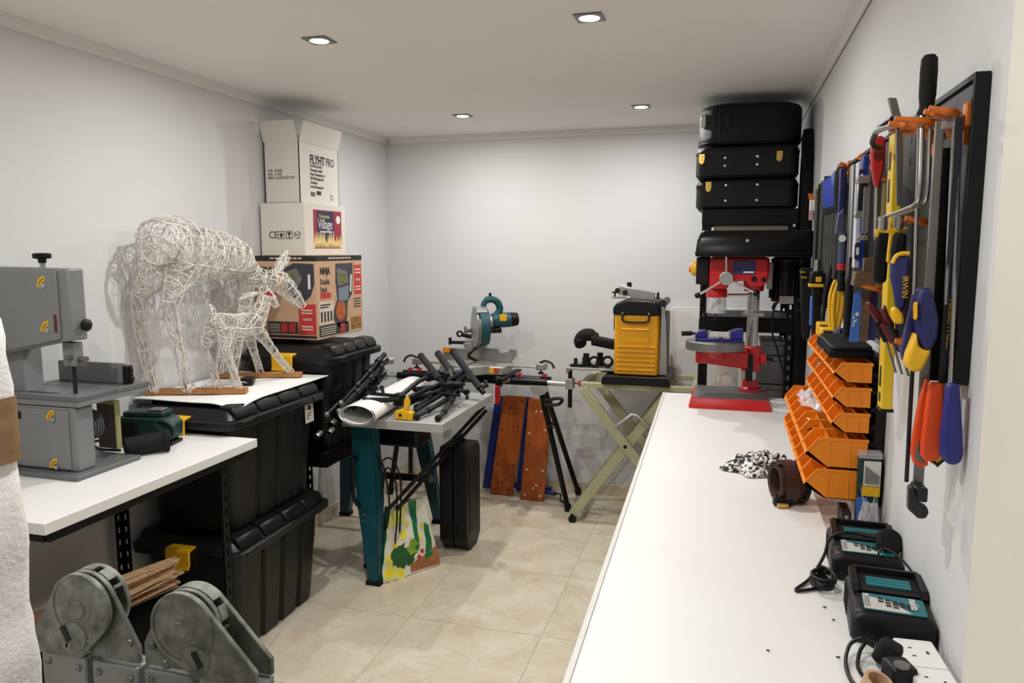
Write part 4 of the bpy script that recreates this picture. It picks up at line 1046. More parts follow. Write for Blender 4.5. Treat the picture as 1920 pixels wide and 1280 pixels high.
t = thing('bar_clamp', 'red handled clamp hanging from the saw stand tube', 'clamp', (-1.335, 4.36, .82))
MB().prism([(-1.352,.79), (-1.318,.79), (-1.314,.70), (-1.325,.675), (-1.345,.675), (-1.352,.70)], 'y', 4.335, 4.36).build('handle', redp, t, bevel=.006)
MB().box(-1.352, -1.346, 4.332, 4.337, .68, .79).build('white_stripe', wink, t)
MB().ring((-1.333, 4.385, .815), .040, .026, .03, (1,0,0), 16).build('jaw', blk, t)
MB().cyl((-1.30, 4.35, .822), (-1.26, 4.345, .835), .018, n=10).build('adjuster', steel, t)

# ---- folded workbench with stained jaw boards
fblue = mat('frame_blue', (20, 30, 100), .4, var=.06)
t = thing('folding_workbench', 'folded portable workbench with two orange-brown jaw boards and blue frame', 'workbench', (-1.3, 4.7, 0))
def lean_board(xb, xt, w_, zb, zt_, yb_, yt_, th=.02):
    n = 10; b = MB()
    rings = []
    for k in range(2):
        x, z, y = ((xb, zb, yb_), (xt, zt_, yt_))[k]
        rings.append([(x-w_/2, y, z), (x+w_/2, y, z), (x+w_/2, y+th, z), (x-w_/2, y+th, z)])
    return b.loft(rings)
for xb, xt, yb_ in ((-1.398, -1.328, 4.63), (-1.172, -1.140, 4.575)):
    yt_ = yb_+.09
    o = lean_board(xb, xt, .158, .004, .655, yb_, yt_).build('jaw_board', ply, t, bevel=.003)
    h_ = MB()
    for f, dx in ((.05, -.05), (.05, .05), (.12, -.0), (.15, .02), (.30, -.05), (.30, .055), (.70, .05), (.66, -.055), (.88, -.02), (.88, .012), (.95, .055)):
        x = xb+(xt-xb)*f+dx; y = yb_+(yt_-yb_)*f; z = .004+.651*f
        h_.cyl((x, y-.0008, z), (x, y+.002, z-.0), .0075, n=10)
    h_.build('peg_hole', ink if xb < -1.3 else wcard, o)['kind'] = 'stuff'
for x, xt in ((-1.52, -1.455), (-1.475, -1.405), (-1.285, -1.24)):
    MB().beam((x, 4.69, .02), (xt, 4.785, .64), .045, .03, (0,1,0)).build('frame_leg', fblue, t, bevel=.003)
MB().beam((-1.52, 4.70, .06), (-1.06, 4.66, .06), .03, .03).build('cross_bar', fblue, t, bevel=.003)
MB().tube([(-1.09,4.62,.055), (-1.02,4.60,.055)], .014, 10).build('spindle', fblue, t)
MB().tube([(-1.02,4.60,.055), (-.985,4.59,.06), (-.985,4.58,.018), (-.94,4.56,.016)], [.006, .006, .006, .014], 8).build('crank_handle', blk, t)

# ---- planer stand and planer
t = thing('planer_stand', 'sage green folding stand with crossed legs under the yellow planer', 'stand', (-.5, 4.48, 0))
for y in (4.28, 4.68):
    MB().beam((-.79, y-.016, .815), (-.16, y-.016, .03), .03, .055, (0,0,1)).build('leg', sage, t, bevel=.003)
    l = MB().beam((-.845, y+.016, .045), (-.29, y+.016, .82), .03, .055, (0,0,1)).build('leg', sage, t, bevel=.003)
    MB().cyl((-.535, y-.035, .49), (-.535, y+.035, .49), .011, n=10).build('pivot_bolt', blk, t)
    MB().box(-.80, -.135, y-.022, y+.022, .822, .852).build('top_rail', sage, t, bevel=.003)
    MB().tube([(-.845, y-.02, .022), (-.845, y+.04, .022)], .022, 12).build('foot', blkr, t)
    MB().tube([(-.16, y-.04, .022), (-.16, y+.01, .022)], .022, 12).build('foot', blkr, t)
for x in (-.79, -.155): MB().box(x-.02, x+.02, 4.30, 4.66, .826, .850).build('side_rail', sage, t, bevel=.003)
MB().beam((-.822, 4.29, .085), (-.822, 4.69, .085), .03, .03).build('cross_tube', sage, t, bevel=.003)
MB().beam((-.19, 4.26, .07), (-.19, 4.66, .07), .03, .03).build('cross_tube', sage, t, bevel=.003)
MB().tube([(-.60,4.25,.60), (-.50,4.25,.685), (-.47,4.25,.68), (-.40,4.25,.615)], .010, 8).build('lock_hook', galu, t)

t = thing('planer', 'yellow and black thickness planer on the sage green stand', 'planer', (-.48, 4.45, .852))
MB().prism([(-.675,.853), (-.57,.853), (-.56,.862), (-.41,.862), (-.40,.853), (-.292,.853), (-.292,.888), (-.31,.905), (-.655,.905), (-.675,.888)], 'y', 4.22, 4.68).build('base', blk, t, bevel=.005)
MB().box(-.612, -.358, 4.27, 4.64, .905, 1.262).build('body', yelp, t, bevel=.012)
MB().prism([(-.605,.91), (-.365,.91), (-.365,1.25), (-.605,1.25)], 'y', 4.255, 4.27).build('front_panel', yelp, t, bevel=.010)
for k in range(6): MB().prism(rrect(-.592, -.378, .934+.0265*k, .943+.0265*k, .003, 2), 'y', 4.246, 4.258).build('panel_rib', yelp, t, bevel=.003)
MB().prism(rrect(-.57, -.405, 1.165, 1.175, .004, 2), 'y', 4.248, 4.258).build('panel_rib', yelp, t, bevel=.003)
MB().prism(rrect(-.565, -.41, 1.095, 1.155, .01, 3), 'y', 4.252, 4.257).build('recess', yelp, t, bevel=.004)
MB().prism([(-.618,1.252), (-.352,1.252), (-.352,1.29), (-.375,1.325), (-.43,1.335), (-.54,1.335), (-.60,1.318), (-.618,1.29)], 'y', 4.245, 4.645).build('top_cover', blk, t, bevel=.010)
MB().tube(bez([(-.562,4.245,1.262), (-.562,4.235,1.23), (-.545,4.232,1.215), (-.49,4.230,1.212), (-.43,4.232,1.215), (-.415,4.235,1.23), (-.415,4.245,1.262)], 4), .006, 8).build('carry_handle', blk, t)
for x in (-.562, -.415): MB().cyl((x, 4.24, 1.262), (x, 4.232, 1.262), .006, n=8).build('handle_bolt', steel, t)
MB().box(-.620, -.612, 4.30, 4.5, 1.16, 1.25).build('side_vent', blk, t, bevel=.002)
MB().box(-.358, -.325, 4.30, 4.62, .905, 1.255).build('side_cover', blkm, t, bevel=.010)
MB().prism([(-.358,.91), (-.312,.91), (-.318,1.06), (-.325,1.22), (-.335,1.29), (-.352,1.30)], 'y', 4.29, 4.31).build('chip_guard', galu, t, bevel=.002)
MB().cyl((-.345, 4.30, 1.315), (-.345, 4.60, 1.315), .022, n=14).build('rear_roller', gun, t)
MB().box(-.895, -.612, 4.29, 4.58, .918, .932).box(-.895, -.885, 4.29, 4.58, .895, .918).build('infeed_table', galu, t, bevel=.003)
MB().cyl((-.875, 4.40, .933), (-.875, 4.40, .934), .004, n=6).prism([(-.70,.905), (-.62,.905), (-.62,.918), (-.66,.918)], 'y', 4.33, 4.36).build('table_strut', gun, t)
b = MB(); b.m = None
b.loft([[(x, y, z) for y, z in rrect(4.36, 4.44, zc-.028, zc+.028, .012, 3)] for x, zc in ((-.612, 1.06), (-.70, 1.075), (-.76, 1.085))])
b.build('dust_chute', blkm, t)
MB().tube(bez([(-.735,4.40,1.095), (-.775,4.40,1.115), (-.81,4.40,1.11), (-.835,4.40,1.08), (-.825,4.38,1.06)], 5), [.032]*4+[.038]*10+[.036]*7, 14).build('dust_elbow', blkr, t)
t = thing('planer_fence', 'silver fence with black knobs lying on top of the planer', 'fence', (-.48, 4.4, 1.336))
b = MB().beam((-.60, 4.36, 1.402), (-.40, 4.40, 1.355), .03, .03); b.build('fence_bar', galu, t, bevel=.002)
MB().beam((-.60, 4.34, 1.385), (-.40, 4.375, 1.347), .006, .05).build('fence_plate', alu, t, bevel=.002)
MB().box(-.64, -.53, 4.345, 4.40, 1.338, 1.348).build('fence_foot', steel, t, bevel=.002)
MB().box(-.385, -.372, 4.35, 4.39, 1.336, 1.375).build('end_stop', blk, t, bevel=.002)
for x, y, z, ax in ((-.605, 4.34, 1.385, (0,-1,0)), (-.56, 4.33, 1.375, (0,-1,0))): MB().lathe([(.006, 0), (.006, .008), (.015, .01), (.015, .02), (.001, .022)], (x, y, z), 10, ax).build('knob', blk, t)
MB().cyl((-.545, 4.38, 1.39), (-.545, 4.38, 1.43), .014, n=12).build('knob', blk, t)
MB().lathe([(.005, 0), (.005, .02), (.018, .022), (.018, .03), (.001, .032)], (-.625, 4.365, 1.346), 10).build('knob', blk, t)
adp = [((-.835, 4.33, .9325), 0), ((-.79, 4.37, .9325), 1), ((-.735, 4.33, .9325), 2), ((-.715, 4.42, .9325), 1), ((-.66, 4.36, .9325), 2)]
labs = ['small stepped black adapter at the left end of the silver table', 'upright ribbed black adapter behind the hose ring on the silver table', 'black hose ring lying open towards the camera on the silver table', 'upright ribbed black adapter at the back of the silver table', 'black hose ring next to the yellow planer on the silver table']
for (p, k), lb in zip(adp, labs):
    b = MB()
    if k == 0: b.box(p[0]-.04, p[0]+.04, p[1]-.015, p[1]+.015, p[2], p[2]+.014); b.cyl((p[0]-.01, p[1], p[2]+.014), (p[0]-.01, p[1], p[2]+.05), .011, n=10)
    elif k == 1: b.lathe([(.028, 0), (.028, .02), (.022, .022), (.024, .05), (.018, .052), (.018, .075), (.001, .076)], p, 12)
    else: b.lathe_closed([(.020, -.02), (.032, -.02), (.034, .02), (.022, .02)], (p[0], p[1], p[2]+.034), 18, (.2, -1, 0))
    tag(b.build('hose_adapter', blkr), lb, 'adapter', 'black hose adapters on the planer table')
tag(MB().box(-.335, .36, 4.805, 4.83, 0, 1.262).build('leaning_board', trimm, bevel=.002), 'white panel leaning on the back wall beside the planer', 'panel')

# ================================================================ RIGHT SIDE
# ---- long white workbench
t = thing('long_workbench', 'long white workbench along the right wall carrying the drill press', 'workbench', (.05, 2.1, 0))
xe = lambda y: -.2145-.0198*y      # the free edge drifts slightly off the wall
MB().prism([(xe(.4)+.012, .4), (XR-.003, .4), (XR-.003, 3.72), (xe(3.72)+.012, 3.72)], 'z', .892, .92).build('worktop', white, t, bevel=.002)
MB().prism([(xe(.4), .4), (xe(.4)+.012, .4), (xe(3.72)+.012, 3.72), (xe(3.72), 3.72)], 'z', .885, .9215).build('edge_strip', whedge, t, bevel=.0015)
for y in (.5, 2.05, 3.62):
    for x in (-.16, .31): MB().box(x-.03, x+.03, y-.03, y+.03, 0, .892).build('leg', white, t, bevel=.003)
MB().box(-.16, .31, .5, 3.62, .35, .37).build('lower_shelf', white, t, bevel=.002)
random.seed(21)
cr = MB()
for x, y in ((.215, 1.47), (.205, 1.52), (.205, 1.33), (.09, 1.32)):
    cr.ball((x, y, .9225), (.0028+.002*random.random(), .0016, .0014), 6)
o = tag(cr.build('debris', gun), 'dark crumbs and chips scattered on the white workbench', 'debris'); o['kind'] = 'stuff'

# ---- black rack behind the drill press
t = thing('shelving_rack', 'black slotted-steel rack behind the drill press, carrying the instrument cases', 'rack', (.08, 4.1, 0))
for x, y, sx, sy in ((-.13, 3.90, 1, 1), (.318, 3.90, -1, 1), (-.13, 4.34, 1, -1), (.318, 4.34, -1, -1)):
    slotted_post(x, y, 0, 1.812, sx, sy, t)
for z, h_ in ((1.815, .075), (1.64, .05), (1.285, .075), (.80, .05), (.30, .05)):
    MB().box(-.128, .316, 3.902, 4.338, z-.012, z).build('shelf', blkm, t, bevel=.001)
    MB().box(-.132, .319, 3.896, 3.903, z-h_, z-.012).build('beam', blkm, t, bevel=.001)
    MB().box(-.132, .319, 4.337, 4.344, z-h_, z-.012).build('beam', blkm, t, bevel=.001)
MB().box(-.128, .298, 3.898, 3.902, 1.755, 1.762).build('beam_lip', gun, t)
tag(MB().box(-.075, .275, 3.92, 4.25, 1.641, 1.738).build('flat_carton', mat('dull_card', (132, 118, 102), .8), bevel=.002), 'flat brown carton on the rack shelf above the drill press', 'box')
for k, (x0, x1, y0, z0, z1) in enumerate(((.155, .295, 3.93, .801, .945), (.15, .292, 3.94, .947, 1.09), (.17, .29, 3.95, 1.092, 1.165))):
    o = thing('grey_bin', ('lowest grey lidded bin on the rack behind the drill column', 'middle grey lidded bin in the stack behind the drill column', 'topmost shallow grey bin in the stack behind the drill column')[k], 'storage box', ((x0+x1)/2, y0+.1, z0), 0, 'grey bins on the rack')
    MB().box(x0+.004, x1-.004, y0+.004, y0+.25, z0, z1-.025).build('body', gsawd, o, bevel=.004)
    MB().box(x0, x1, y0, y0+.254, z1-.025, z1-.001).build('lid', gsawd, o, bevel=.004)
tag(MB().box(-.09, .03, 3.93, 4.2, .801, .885).build('small_carton', kraft, bevel=.002), 'small brown carton on the rack shelf beside the drill column', 'box')
tag(MB().box(-.055, .07, 4.22, 4.24, .801, 1.05).build('white_board', white, bevel=.002), 'white board standing behind the small brown carton on the rack', 'board')
tag(MB().box(.08, .14, 3.95, 4.05, .801, 1.08).build('pale_box', wcard, bevel=.003), 'narrow pale box standing behind the drill column', 'box')

# ---- instrument cases
def clasp(x, y, z, m, par, h_=.045):
    b = MB().prism([(x-.013, z-h_*.5), (x+.011, z-h_*.5), (x+.014, z-h_*.1), (x+.014, z+h_*.5), (x-.014, z+h_*.5), (x-.014, z-h_*.1)], 'y', y-.006, y)
    b.cyl((x, y-.006, z+.01), (x, y-.010, z+.01), .008, n=8).box(x-.006, x+.006, y-.011, y-.005, z-h_*.5-.006, z-.005)
    return b.build('clasp', m, par, bevel=.0015, local=True)
def hardcase(lab, x0, x1, y0, y1, z0, z1, r, split, clasps, studs, rz, puff=0):
    t = thing('instrument_case', lab, 'instrument case', ((x0+x1)/2, (y0+y1)/2, z0), R(rz), 'black instrument cases stacked on the rack')
    cx_, cy_ = (x0+x1)/2, (y0+y1)/2
    def shell(za, zb, nm, top):
        rg = []
        for s_, z in (((.012, za), (0, za+.012), (0, zb-.002), (.002, zb)) if not top else ((.002, za), (0, za+.002), (0, zb-.03), (.010, zb-.010), (.03, zb))):
            rg.append([(x-cx_, y-cy_, z-z0) for x, y in rrect(x0+s_, x1-s_, y0+s_, y1-s_, r, 6)])
            rg[-1] = [(p[0], p[1], p[2]) for p in rg[-1]]
        return MB().loft(rg).build(nm, case_m, t, local=True)
    shell(z0, split, 'base_shell', False); shell(split+.003, z1, 'lid_shell', True)
    MB().loft([[(x-cx_, y-cy_, z-z0) for x, y in rrect(x0-.002, x1+.002, y0-.002, y1+.002, r, 6)] for z in (split-.004, split+.006)], caps=True).build('seam_band', blkm, t, local=True)
    for x, z, m in clasps:
        clasp(x-cx_, y0-cy_, z-z0, m, t)
    for x, z in studs:
        MB().lathe([(.0075, 0), (.0065, .003), (.001, .0045)], (x-cx_, y0-cy_, z-z0), 10, (0,-1,0)).build('stud', steel, t, local=True)
    return t
hardcase('lowest black instrument case on the rack, with one brass clasp at its left end', -.165, .315, 3.90, 4.32, 1.817, 1.965, .05, 1.925, ((-.105, 1.927, brass),), ((-.022, 1.93), (.125, 1.93), (-.022, 1.855), (.125, 1.855)), 0)
hardcase('middle black instrument case on the rack, with two brass clasps', -.165, .315, 3.88, 4.30, 1.967, 2.122, .05, 2.082, ((-.135, 2.06, brass), (.225, 2.062, brass)), ((-.025, 2.06), (.125, 2.062), (-.025, 2.022), (.125, 2.024)), -1.5)
hardcase('topmost rounded black instrument case close under the ceiling', -.165, .32, 3.88, 4.32, 2.124, 2.322, .13, 2.15, ((-.03, 2.23, blk),), (), 2)
o = [q for q in bpy.data.objects if q.get('label', '').startswith('topmost rounded')][0]
MB().box(-.235, -.205, -.17, -.155, .09, .155).build('latch_plate', chrome, o, local=True, bevel=.002)
MB().box(-.150, -.146, -.222, -.2195, .03, .17).build('piping', gun, o, local=True)
b = MB()
zs = [(.0, .05), (.4, .06), (1.2, .075), (1.7, .07), (2.05, .045), (2.19, .015)]
b.loft([[(.3375+(x-.3375), y, z) for x, y in rrect(.327, .371, 3.96-w_*2.0, 3.96+w_*2.0, .02, 4)] for z, w_ in zs])
t = thing('gig_bag', 'long black padded instrument bag standing on end against the right wall', 'bag', (.337, 3.96, 0))
b.build('bag_shell', fabric_b, t, smooth=50)
MB().tube(bez([(.33,3.84,2.0), (.322,3.85,2.06), (.322,3.88,2.14), (.33,3.90,2.17)], 4), .008, 8).build('strap', fabric_b, t)

# ---- drill press
t = thing('drill_press', 'red and black bench drill press at the far end of the white workbench', 'drill press', (.03, 3.55, .921))
MB().loft([[(x, y, z) for x, y in rrect(-.148+s_, .202-s_, 3.375+s_, 3.725-s_, .012, 3)] for s_, z in ((0, .921), (0, .932), (.012, .958), (.014, .966))]).build('base', red, t)
MB().prism(rrect(-.13, .185, 3.392, 3.70, .008, 3), 'z', .966, .969).build('base_plate', steeld, t)
MB().lathe([(.052, 0), (.050, .012), (.036, .02), (.034, .05), (.029, .052)], (.118, 3.63, .967), 22).build('column_flange', red, t)
MB().cyl((.118, 3.63, .98), (.118, 3.63, 1.55), .0265, n=22).build('column', steel, t)
MB().ring((.118, 3.63, 1.325), .038, .0265, .02).box(.07, .166, 3.60, 3.61, 1.316, 1.334).build('stop_collar', galu, t, bevel=.002)
MB().box(.115, .119, 3.595, 3.604, 1.0, 1.30).build('rack_bar', steeld, t)
MB().cyl((-.045, 3.47, 1.175), (-.045, 3.47, 1.215), .128, n=36).build('table', steeld, t, bevel=.004)
MB().lathe([(.04, 0), (.05, .03), (.055, .04)], (-.045, 3.47, 1.135), 20).build('table_hub', red, t)
MB().prism([(-.11, 1.105), (.10, 1.085), (.10, 1.165), (-.11, 1.165)], 'y', 3.50, 3.57).cyl((-.105, 3.535, 1.10), (-.105, 3.535, 1.17), .025, n=12).build('table_arm', red, t, bevel=.008)
MB().cyl((.118, 3.63, 1.06), (.118, 3.63, 1.175), .045, n=20).box(.155, .185, 3.60, 3.66, 1.10, 1.14).build('table_bracket', red, t, bevel=.006)
MB().box(.095, .125, 3.572, 3.586, 1.02, 1.14).cyl((.11, 3.572, 1.12), (.11, 3.56, 1.12), .009, n=10).build('clamp_lever', blk, t, bevel=.003)
MB().cyl((.185, 3.63, 1.12), (.215, 3.63, 1.115), .008, n=8).build('crank_stub', blk, t)
MB().prism([(-.078, 1.585), (.172, 1.585), (.172, 1.50), (.155, 1.462), (.095, 1.452), (.075, 1.485), (.01, 1.475), (.0, 1.445), (-.078, 1.445)], 'y', 3.43, 3.68).build('head', red, t, bevel=.010)
MB().cyl((.118, 3.63, 1.43), (.118, 3.63, 1.48), .042, .05, 18).build('head_socket', red, t)
MB().box(.02, .115, 3.428, 3.432, 1.512, 1.572).build('name_plate', navy, t)
for k in range(3): MB().box(.03+.012*k, .09+.008*k, 3.4265, 3.428, 1.558-.011*k, 1.561-.011*k).build('plate_line', inkg, t)
MB().box(.065, .108, 3.4265, 3.428, 1.518, 1.524).build('plate_line', wink, t)
MB().cyl((.11, 3.43, 1.492), (.11, 3.424, 1.492), .012, n=12).cyl((.15, 3.43, 1.49), (.15, 3.424, 1.49), .010, n=12).build('switch_dial', blk, t)
MB().box(-.135, -.078, 3.44, 3.62, 1.465, 1.585).build('switch_box', blk, t, bevel=.006)
MB().loft([[(x, 3.50+c*.9, 1.535+d_*1.3) for c, d_ in [(.027*cos(2*pi*k/14), .027*sin(2*pi*k/14)) for k in range(14)]] for x in (-.135, -.150)]+[[(-.160, 3.50+.018*cos(2*pi*k/14), 1.535+.024*sin(2*pi*k/14)) for k in range(14)]]).build('stop_button', yel, t)
MB().cyl((-.160, 3.50, 1.53), (-.168, 3.50, 1.53), .012, n=12).build('stop_cap', orred, t)
MB().loft([[(x, y, z) for x, y in rrect(-.138+s_, .345-s_*.3, 3.36+s_, 3.70-s_*.5, .02, 4)] for s_, z in ((.0, 1.588), (.0, 1.60), (.006, 1.66), (.022, 1.695), (.03, 1.70))]).build('belt_cover', blkg, t, bevel=.004)
MB().loft([[(x, y, z) for x, y in rrect(-.141, .348, 3.357, 3.703, .022, 4)] for z in (1.60, 1.607)]).build('cover_rim', blk, t)
for x in (.075, ): MB().cyl((x, 3.366, 1.655), (x, 3.36, 1.656), .007, n=10).build('cover_screw', steel, t)
MB().cyl((-.005, 3.43, 1.495), (-.005, 3.385, 1.495), .030, n=24).build('feed_hub', galu, t, bevel=.003)
for dx, dz in ((-.005, .145), (-.118, -.075), (.125, -.062)):
    a = MB().tube([(-.005, 3.40, 1.495), (-.005+dx, 3.385, 1.495+dz)], .0052, 8).build('feed_arm', chrome, t)
    MB().ball((-.005+dx, 3.385, 1.495+dz), .0135, 12).build('ball_knob', blk, a)
MB().lathe([(.046, 0), (.046, .03), (.04, .04)], (-.045, 3.50, 1.408), 20).build('quill_collar', red, t)
MB().lathe([(.001, 0), (.012, .002), (.02, .02), (.022, .04), (.018, .06), (.018, .08)], (-.045, 3.50, 1.335), 16).build('chuck', steel, t)
MB().cyl((-.045, 3.50, 1.31), (-.045, 3.50, 1.34), .004, n=8).build('drill_bit', gun, t)
MB().lathe_closed([(.042, -.036), (.0435, -.036), (.0435, .036), (.042, .036)], (-.045, 3.50, 1.372), 24).build('clear_guard', clear, t)
MB().tube([(-.0, 3.53, 1.415), (.10, 3.58, 1.415)], .006, 8).build('guard_arm', chrome, t)
m = MB().cyl((.255, 3.63, 1.385), (.255, 3.63, 1.565), .062, n=24)
for k in range(20):
    a = 2*pi*k/20; m.cbox((.255+.066*cos(a), 3.63+.066*sin(a), 1.475), (.012, .005, .15), M.Rotation(a, 3, 'Z'))
m.build('motor', blk, t)
MB().lathe([(.066, 0), (.068, .012), (.05, .025), (.001, .027)], (.255, 3.63, 1.562), 24).build('motor_cap', blk, t)
MB().box(.225, .285, 3.557, 3.564, 1.378, 1.412).build('motor_plate', steel, t)
MB().box(.172, .20, 3.60, 3.68, 1.44, 1.56).build('motor_bracket', galu, t, bevel=.003)
MB().tube(bez([(.21,3.60,1.38), (.20,3.58,1.36), (.21,3.57,1.345), (.26,3.57,1.342), (.31,3.58,1.35), (.325,3.6,1.40)], 4), .004, 6).build('bail', blk, t)
MB().tube(bez([(.235,3.69,1.39), (.215,3.735,1.34), (.21,3.735,1.24), (.24,3.735,1.14), (.27,3.735,1.03), (.272,3.735,.95), (.27,3.76,.70)], 6), .005, 6).build('power_cord', cable, t)
t = thing('machine_vice', 'small blue vice with black handle clamped on the drill press table', 'vice', (-.06, 3.46, 1.2155))
MB().box(-.13, .075, 3.42, 3.50, 1.2155, 1.228).build('vice_base', bluev, t, bevel=.003)
MB().prism([(-.13, 1.228), (-.075, 1.228), (-.075, 1.25), (-.09, 1.262), (-.115, 1.26), (-.13, 1.245)], 'y', 3.425, 3.495).build('moving_jaw', bluev, t, bevel=.004)
MB().prism([(.02, 1.228), (.075, 1.228), (.075, 1.27), (.045, 1.27), (.02, 1.262)], 'y', 3.425, 3.495).build('fixed_jaw', bluev, t, bevel=.004)
MB().box(-.075, -.066, 3.43, 3.49, 1.228, 1.258).box(.011, .02, 3.43, 3.49, 1.228, 1.258).box(-.07, .015, 3.432, 3.44, 1.228, 1.236).build('jaw_plate', steel, t)
MB().cyl((-.13, 3.46, 1.245), (-.15, 3.46, 1.245), .006, n=8).cyl((-.145, 3.46, 1.245), (-.19, 3.45, 1.243), .011, n=10).build('vice_handle', blk, t)
MB().cyl((-.02, 3.42, 1.222), (-.02, 3.405, 1.222), .012, n=8).build('slot_bolt', navy, t)

# ---- bins on a louvre panel
t = thing('louvre_panel', 'black louvre panel on the right wall behind the orange bins', 'panel', (.36, 2.3, 1.0))
MB().box(.352, .3735, 1.934, 2.70, 1.0, 1.36).build('panel_sheet', boardm, t, bevel=.002)
for k in range(8): MB().prism([(.352, 1.02+.042*k), (.3405, 1.024+.042*k), (.3405, 1.030+.042*k), (.352, 1.034+.042*k)], 'y', 1.94, 2.69).build('louvre', boardm, t)
def bin_mesh(dp, h_, w_, nm):
    b = MB(); th = .0022
    prof = [(0, 0), (-dp*.66, 0), (-dp, h_*.42), (-dp*.97, h_*.52), (-dp*.78, h_), (0, h_)]
    for y in (0, w_-th): b.prism(prof, 'x' if False else 'y', y, y+th)
    b.box(-th, 0, 0, w_, 0, h_)
    b.box(-dp*.66, 0, 0, w_, 0, th)
    b.prism([(-dp*.66, 0), (-dp, h_*.42), (-dp*.97, h_*.52), (-dp*.955, h_*.52), (-dp*.645, th)], 'y', 0, w_)
    # rolled rims along both side walls
    for y in (-.0015, w_-th-.0005):
        b.prism([(0, h_-.005), (-dp*.77, h_-.005), (-dp*.965, h_*.5), (-dp*.985, h_*.53), (-dp*.79, h_+.0015), (0, h_+.0015)], 'y', y, y+.0042)
    for f in ((-dp*.30, -dp*.28), (-dp*.62, -dp*.60)): b.box(f[0], f[1], -.0012, w_+.0012, .001, h_-.004)
    return b.mesh(nm)
sm = bin_mesh(.087, .048, .1025, 'small_bin'); sm.materials.append(orange)
bg = bin_mesh(.142, .072, .1025, 'large_bin'); bg.materials.append(orange)
ordn = ('nearest', 'second', 'third', 'fourth', 'fifth', 'sixth', 'farthest')
for me, zs_, n, rows, grp in ((sm, (1.302, 1.242, 1.18), 6, ('top', 'second', 'third'), 'small orange bins on the louvre panel'), (bg, (1.092, 1.014), 7, ('fourth', 'lowest'), 'large orange bins on the louvre panel')):
    for z, rw in zip(zs_, rows):
        for k in range(n):
            o = bpy.data.objects.new('parts_bin', me); COL.objects.link(o); o.location = (.3395, 1.93+.1055*k, z)
            nm_ = ordn[k] if k < n-1 else 'farthest'
            tag(o, f"{'small' if me is sm else 'large'} orange open bin, {nm_} from the camera in the {rw} row", 'bin', grp)
random.seed(9)
def scrap(x0, x1, y0, y1, z, m, n, nm, lab, cat):
    b = MB()
    for k in range(n):
        c = V((random.uniform(x0, x1), random.uniform(y0, y1), z+random.random()*.012)); d = V((random.uniform(-1, 1), random.uniform(-1, 1), random.uniform(-.3, .3))).normalized()
        b.cyl(c-d*.010, c+d*.010, .0022, n=5)
    o = tag(b.build(nm, m), lab, cat); o['kind'] = 'stuff'
scrap(.225, .325, 2.05, 2.12, 1.135, gun, 40, 'screws', 'loose dark screws filling the second bin of the fourth row', 'screws')
scrap(.225, .325, 2.155, 2.23, 1.135, steel, 40, 'bolts', 'bright bolts filling the third bin of the fourth row', 'bolts')
scrap(.27, .33, 2.37, 2.44, 1.27, steel, 30, 'washers', 'small bright fittings in a bin of the second row', 'fittings')
def crumple(nm, lab, cat, c, d, m, amp, n=22, seed=1, flat=0.25):
    random.seed(seed); ph = [random.random()*6.28 for _ in range(12)]
    def f(u, v):
        a = 2*pi*u; r_ = .15+.85*v
        rr = 1+amp*(.5*sin(3*a+ph[0])+.4*sin(5*a+ph[1])+.3*sin(8*a+ph[2]))
        h = min(1.1, (1-v**2)*(1+amp*(sin(7*a+9*v+ph[3])+.8*sin(11*a-13*v+ph[4])+.7*sin(17*v+ph[5]))))
        return (c[0]+d[0]*r_*rr*cos(a)*.5, c[1]+d[1]*r_*rr*sin(a)*.5, c[2]+.0018+max(0, d[2]*h))
    b = MB().sheet(f, n*3, n, .0008)
    return tag(b.build(nm, m, smooth=60), lab, cat)
crumple('plastic_bag', 'crumpled clear plastic bag lying in the fourth row of orange bins', 'bag', (.275, 2.40, 1.162), (.12, .22, .028), clear, .35, seed=3)
# yellow cases and black wallet on the bins
for k, (y, lab) in enumerate(((2.44, 'yellow bit case standing on the top row of bins, nearer'), (2.53, 'yellow bit case standing on the top row of bins, farther'))):
    o = thing('bit_case', lab, 'case', (.30, y, 1.352), 0, 'yellow bit cases on the bins')
    MB().box(.275, .335, y-.03, y+.03, 1.352, 1.385+.008*k).build('case_body', yel, o, bevel=.004)
    MB().box(.282, .328, y-.033, y-.03, 1.36, 1.378+.008*k).build('front_recess', ink, o, bevel=.001)
o = thing('tool_wallet', 'black folded tool wallet lying across the top row of orange bins', 'case', (.292, 2.06, 1.352), R(4))
rg = MB(); rg.m = M.Translation((0, 0, .012)) @ M.Rotation(R(5), 4, 'X')
rg.loft([[(x, y, z) for x, y in rrect(-.055, .050, -.10, .085, .015, 3)] for z in (.002, .005, .015, .019)])
rg.build('wallet_cover', fabric_b, o, local=True, bevel=.004)
b = MB(); b.m = M.Translation((0, 0, .012)) @ M.Rotation(R(5), 4, 'X'); b.loft([[(x, y, z) for x, y in rrect(-.050, .046, -.095, .08, .015, 3)] for z in (.0195, .023, .029)]); b.build('wallet_flap', case_m, o, local=True, bevel=.004)
b = MB(); b.m = M.Translation((0, 0, .012)) @ M.Rotation(R(5), 4, 'X'); b.tube(bez([(-.055,-.05,.012), (-.060,-.03,.010), (-.060,.02,.010), (-.055,.04,.012)], 4), .003, 6); b.build('wallet_strap', blk, o, local=True)
crumple('cord_bundle', 'tangled dark blue cord on top of the bins behind the wallet', 'cord', (.325, 2.32, 1.352), (.07, .12, .035), navy, .4, seed=8)

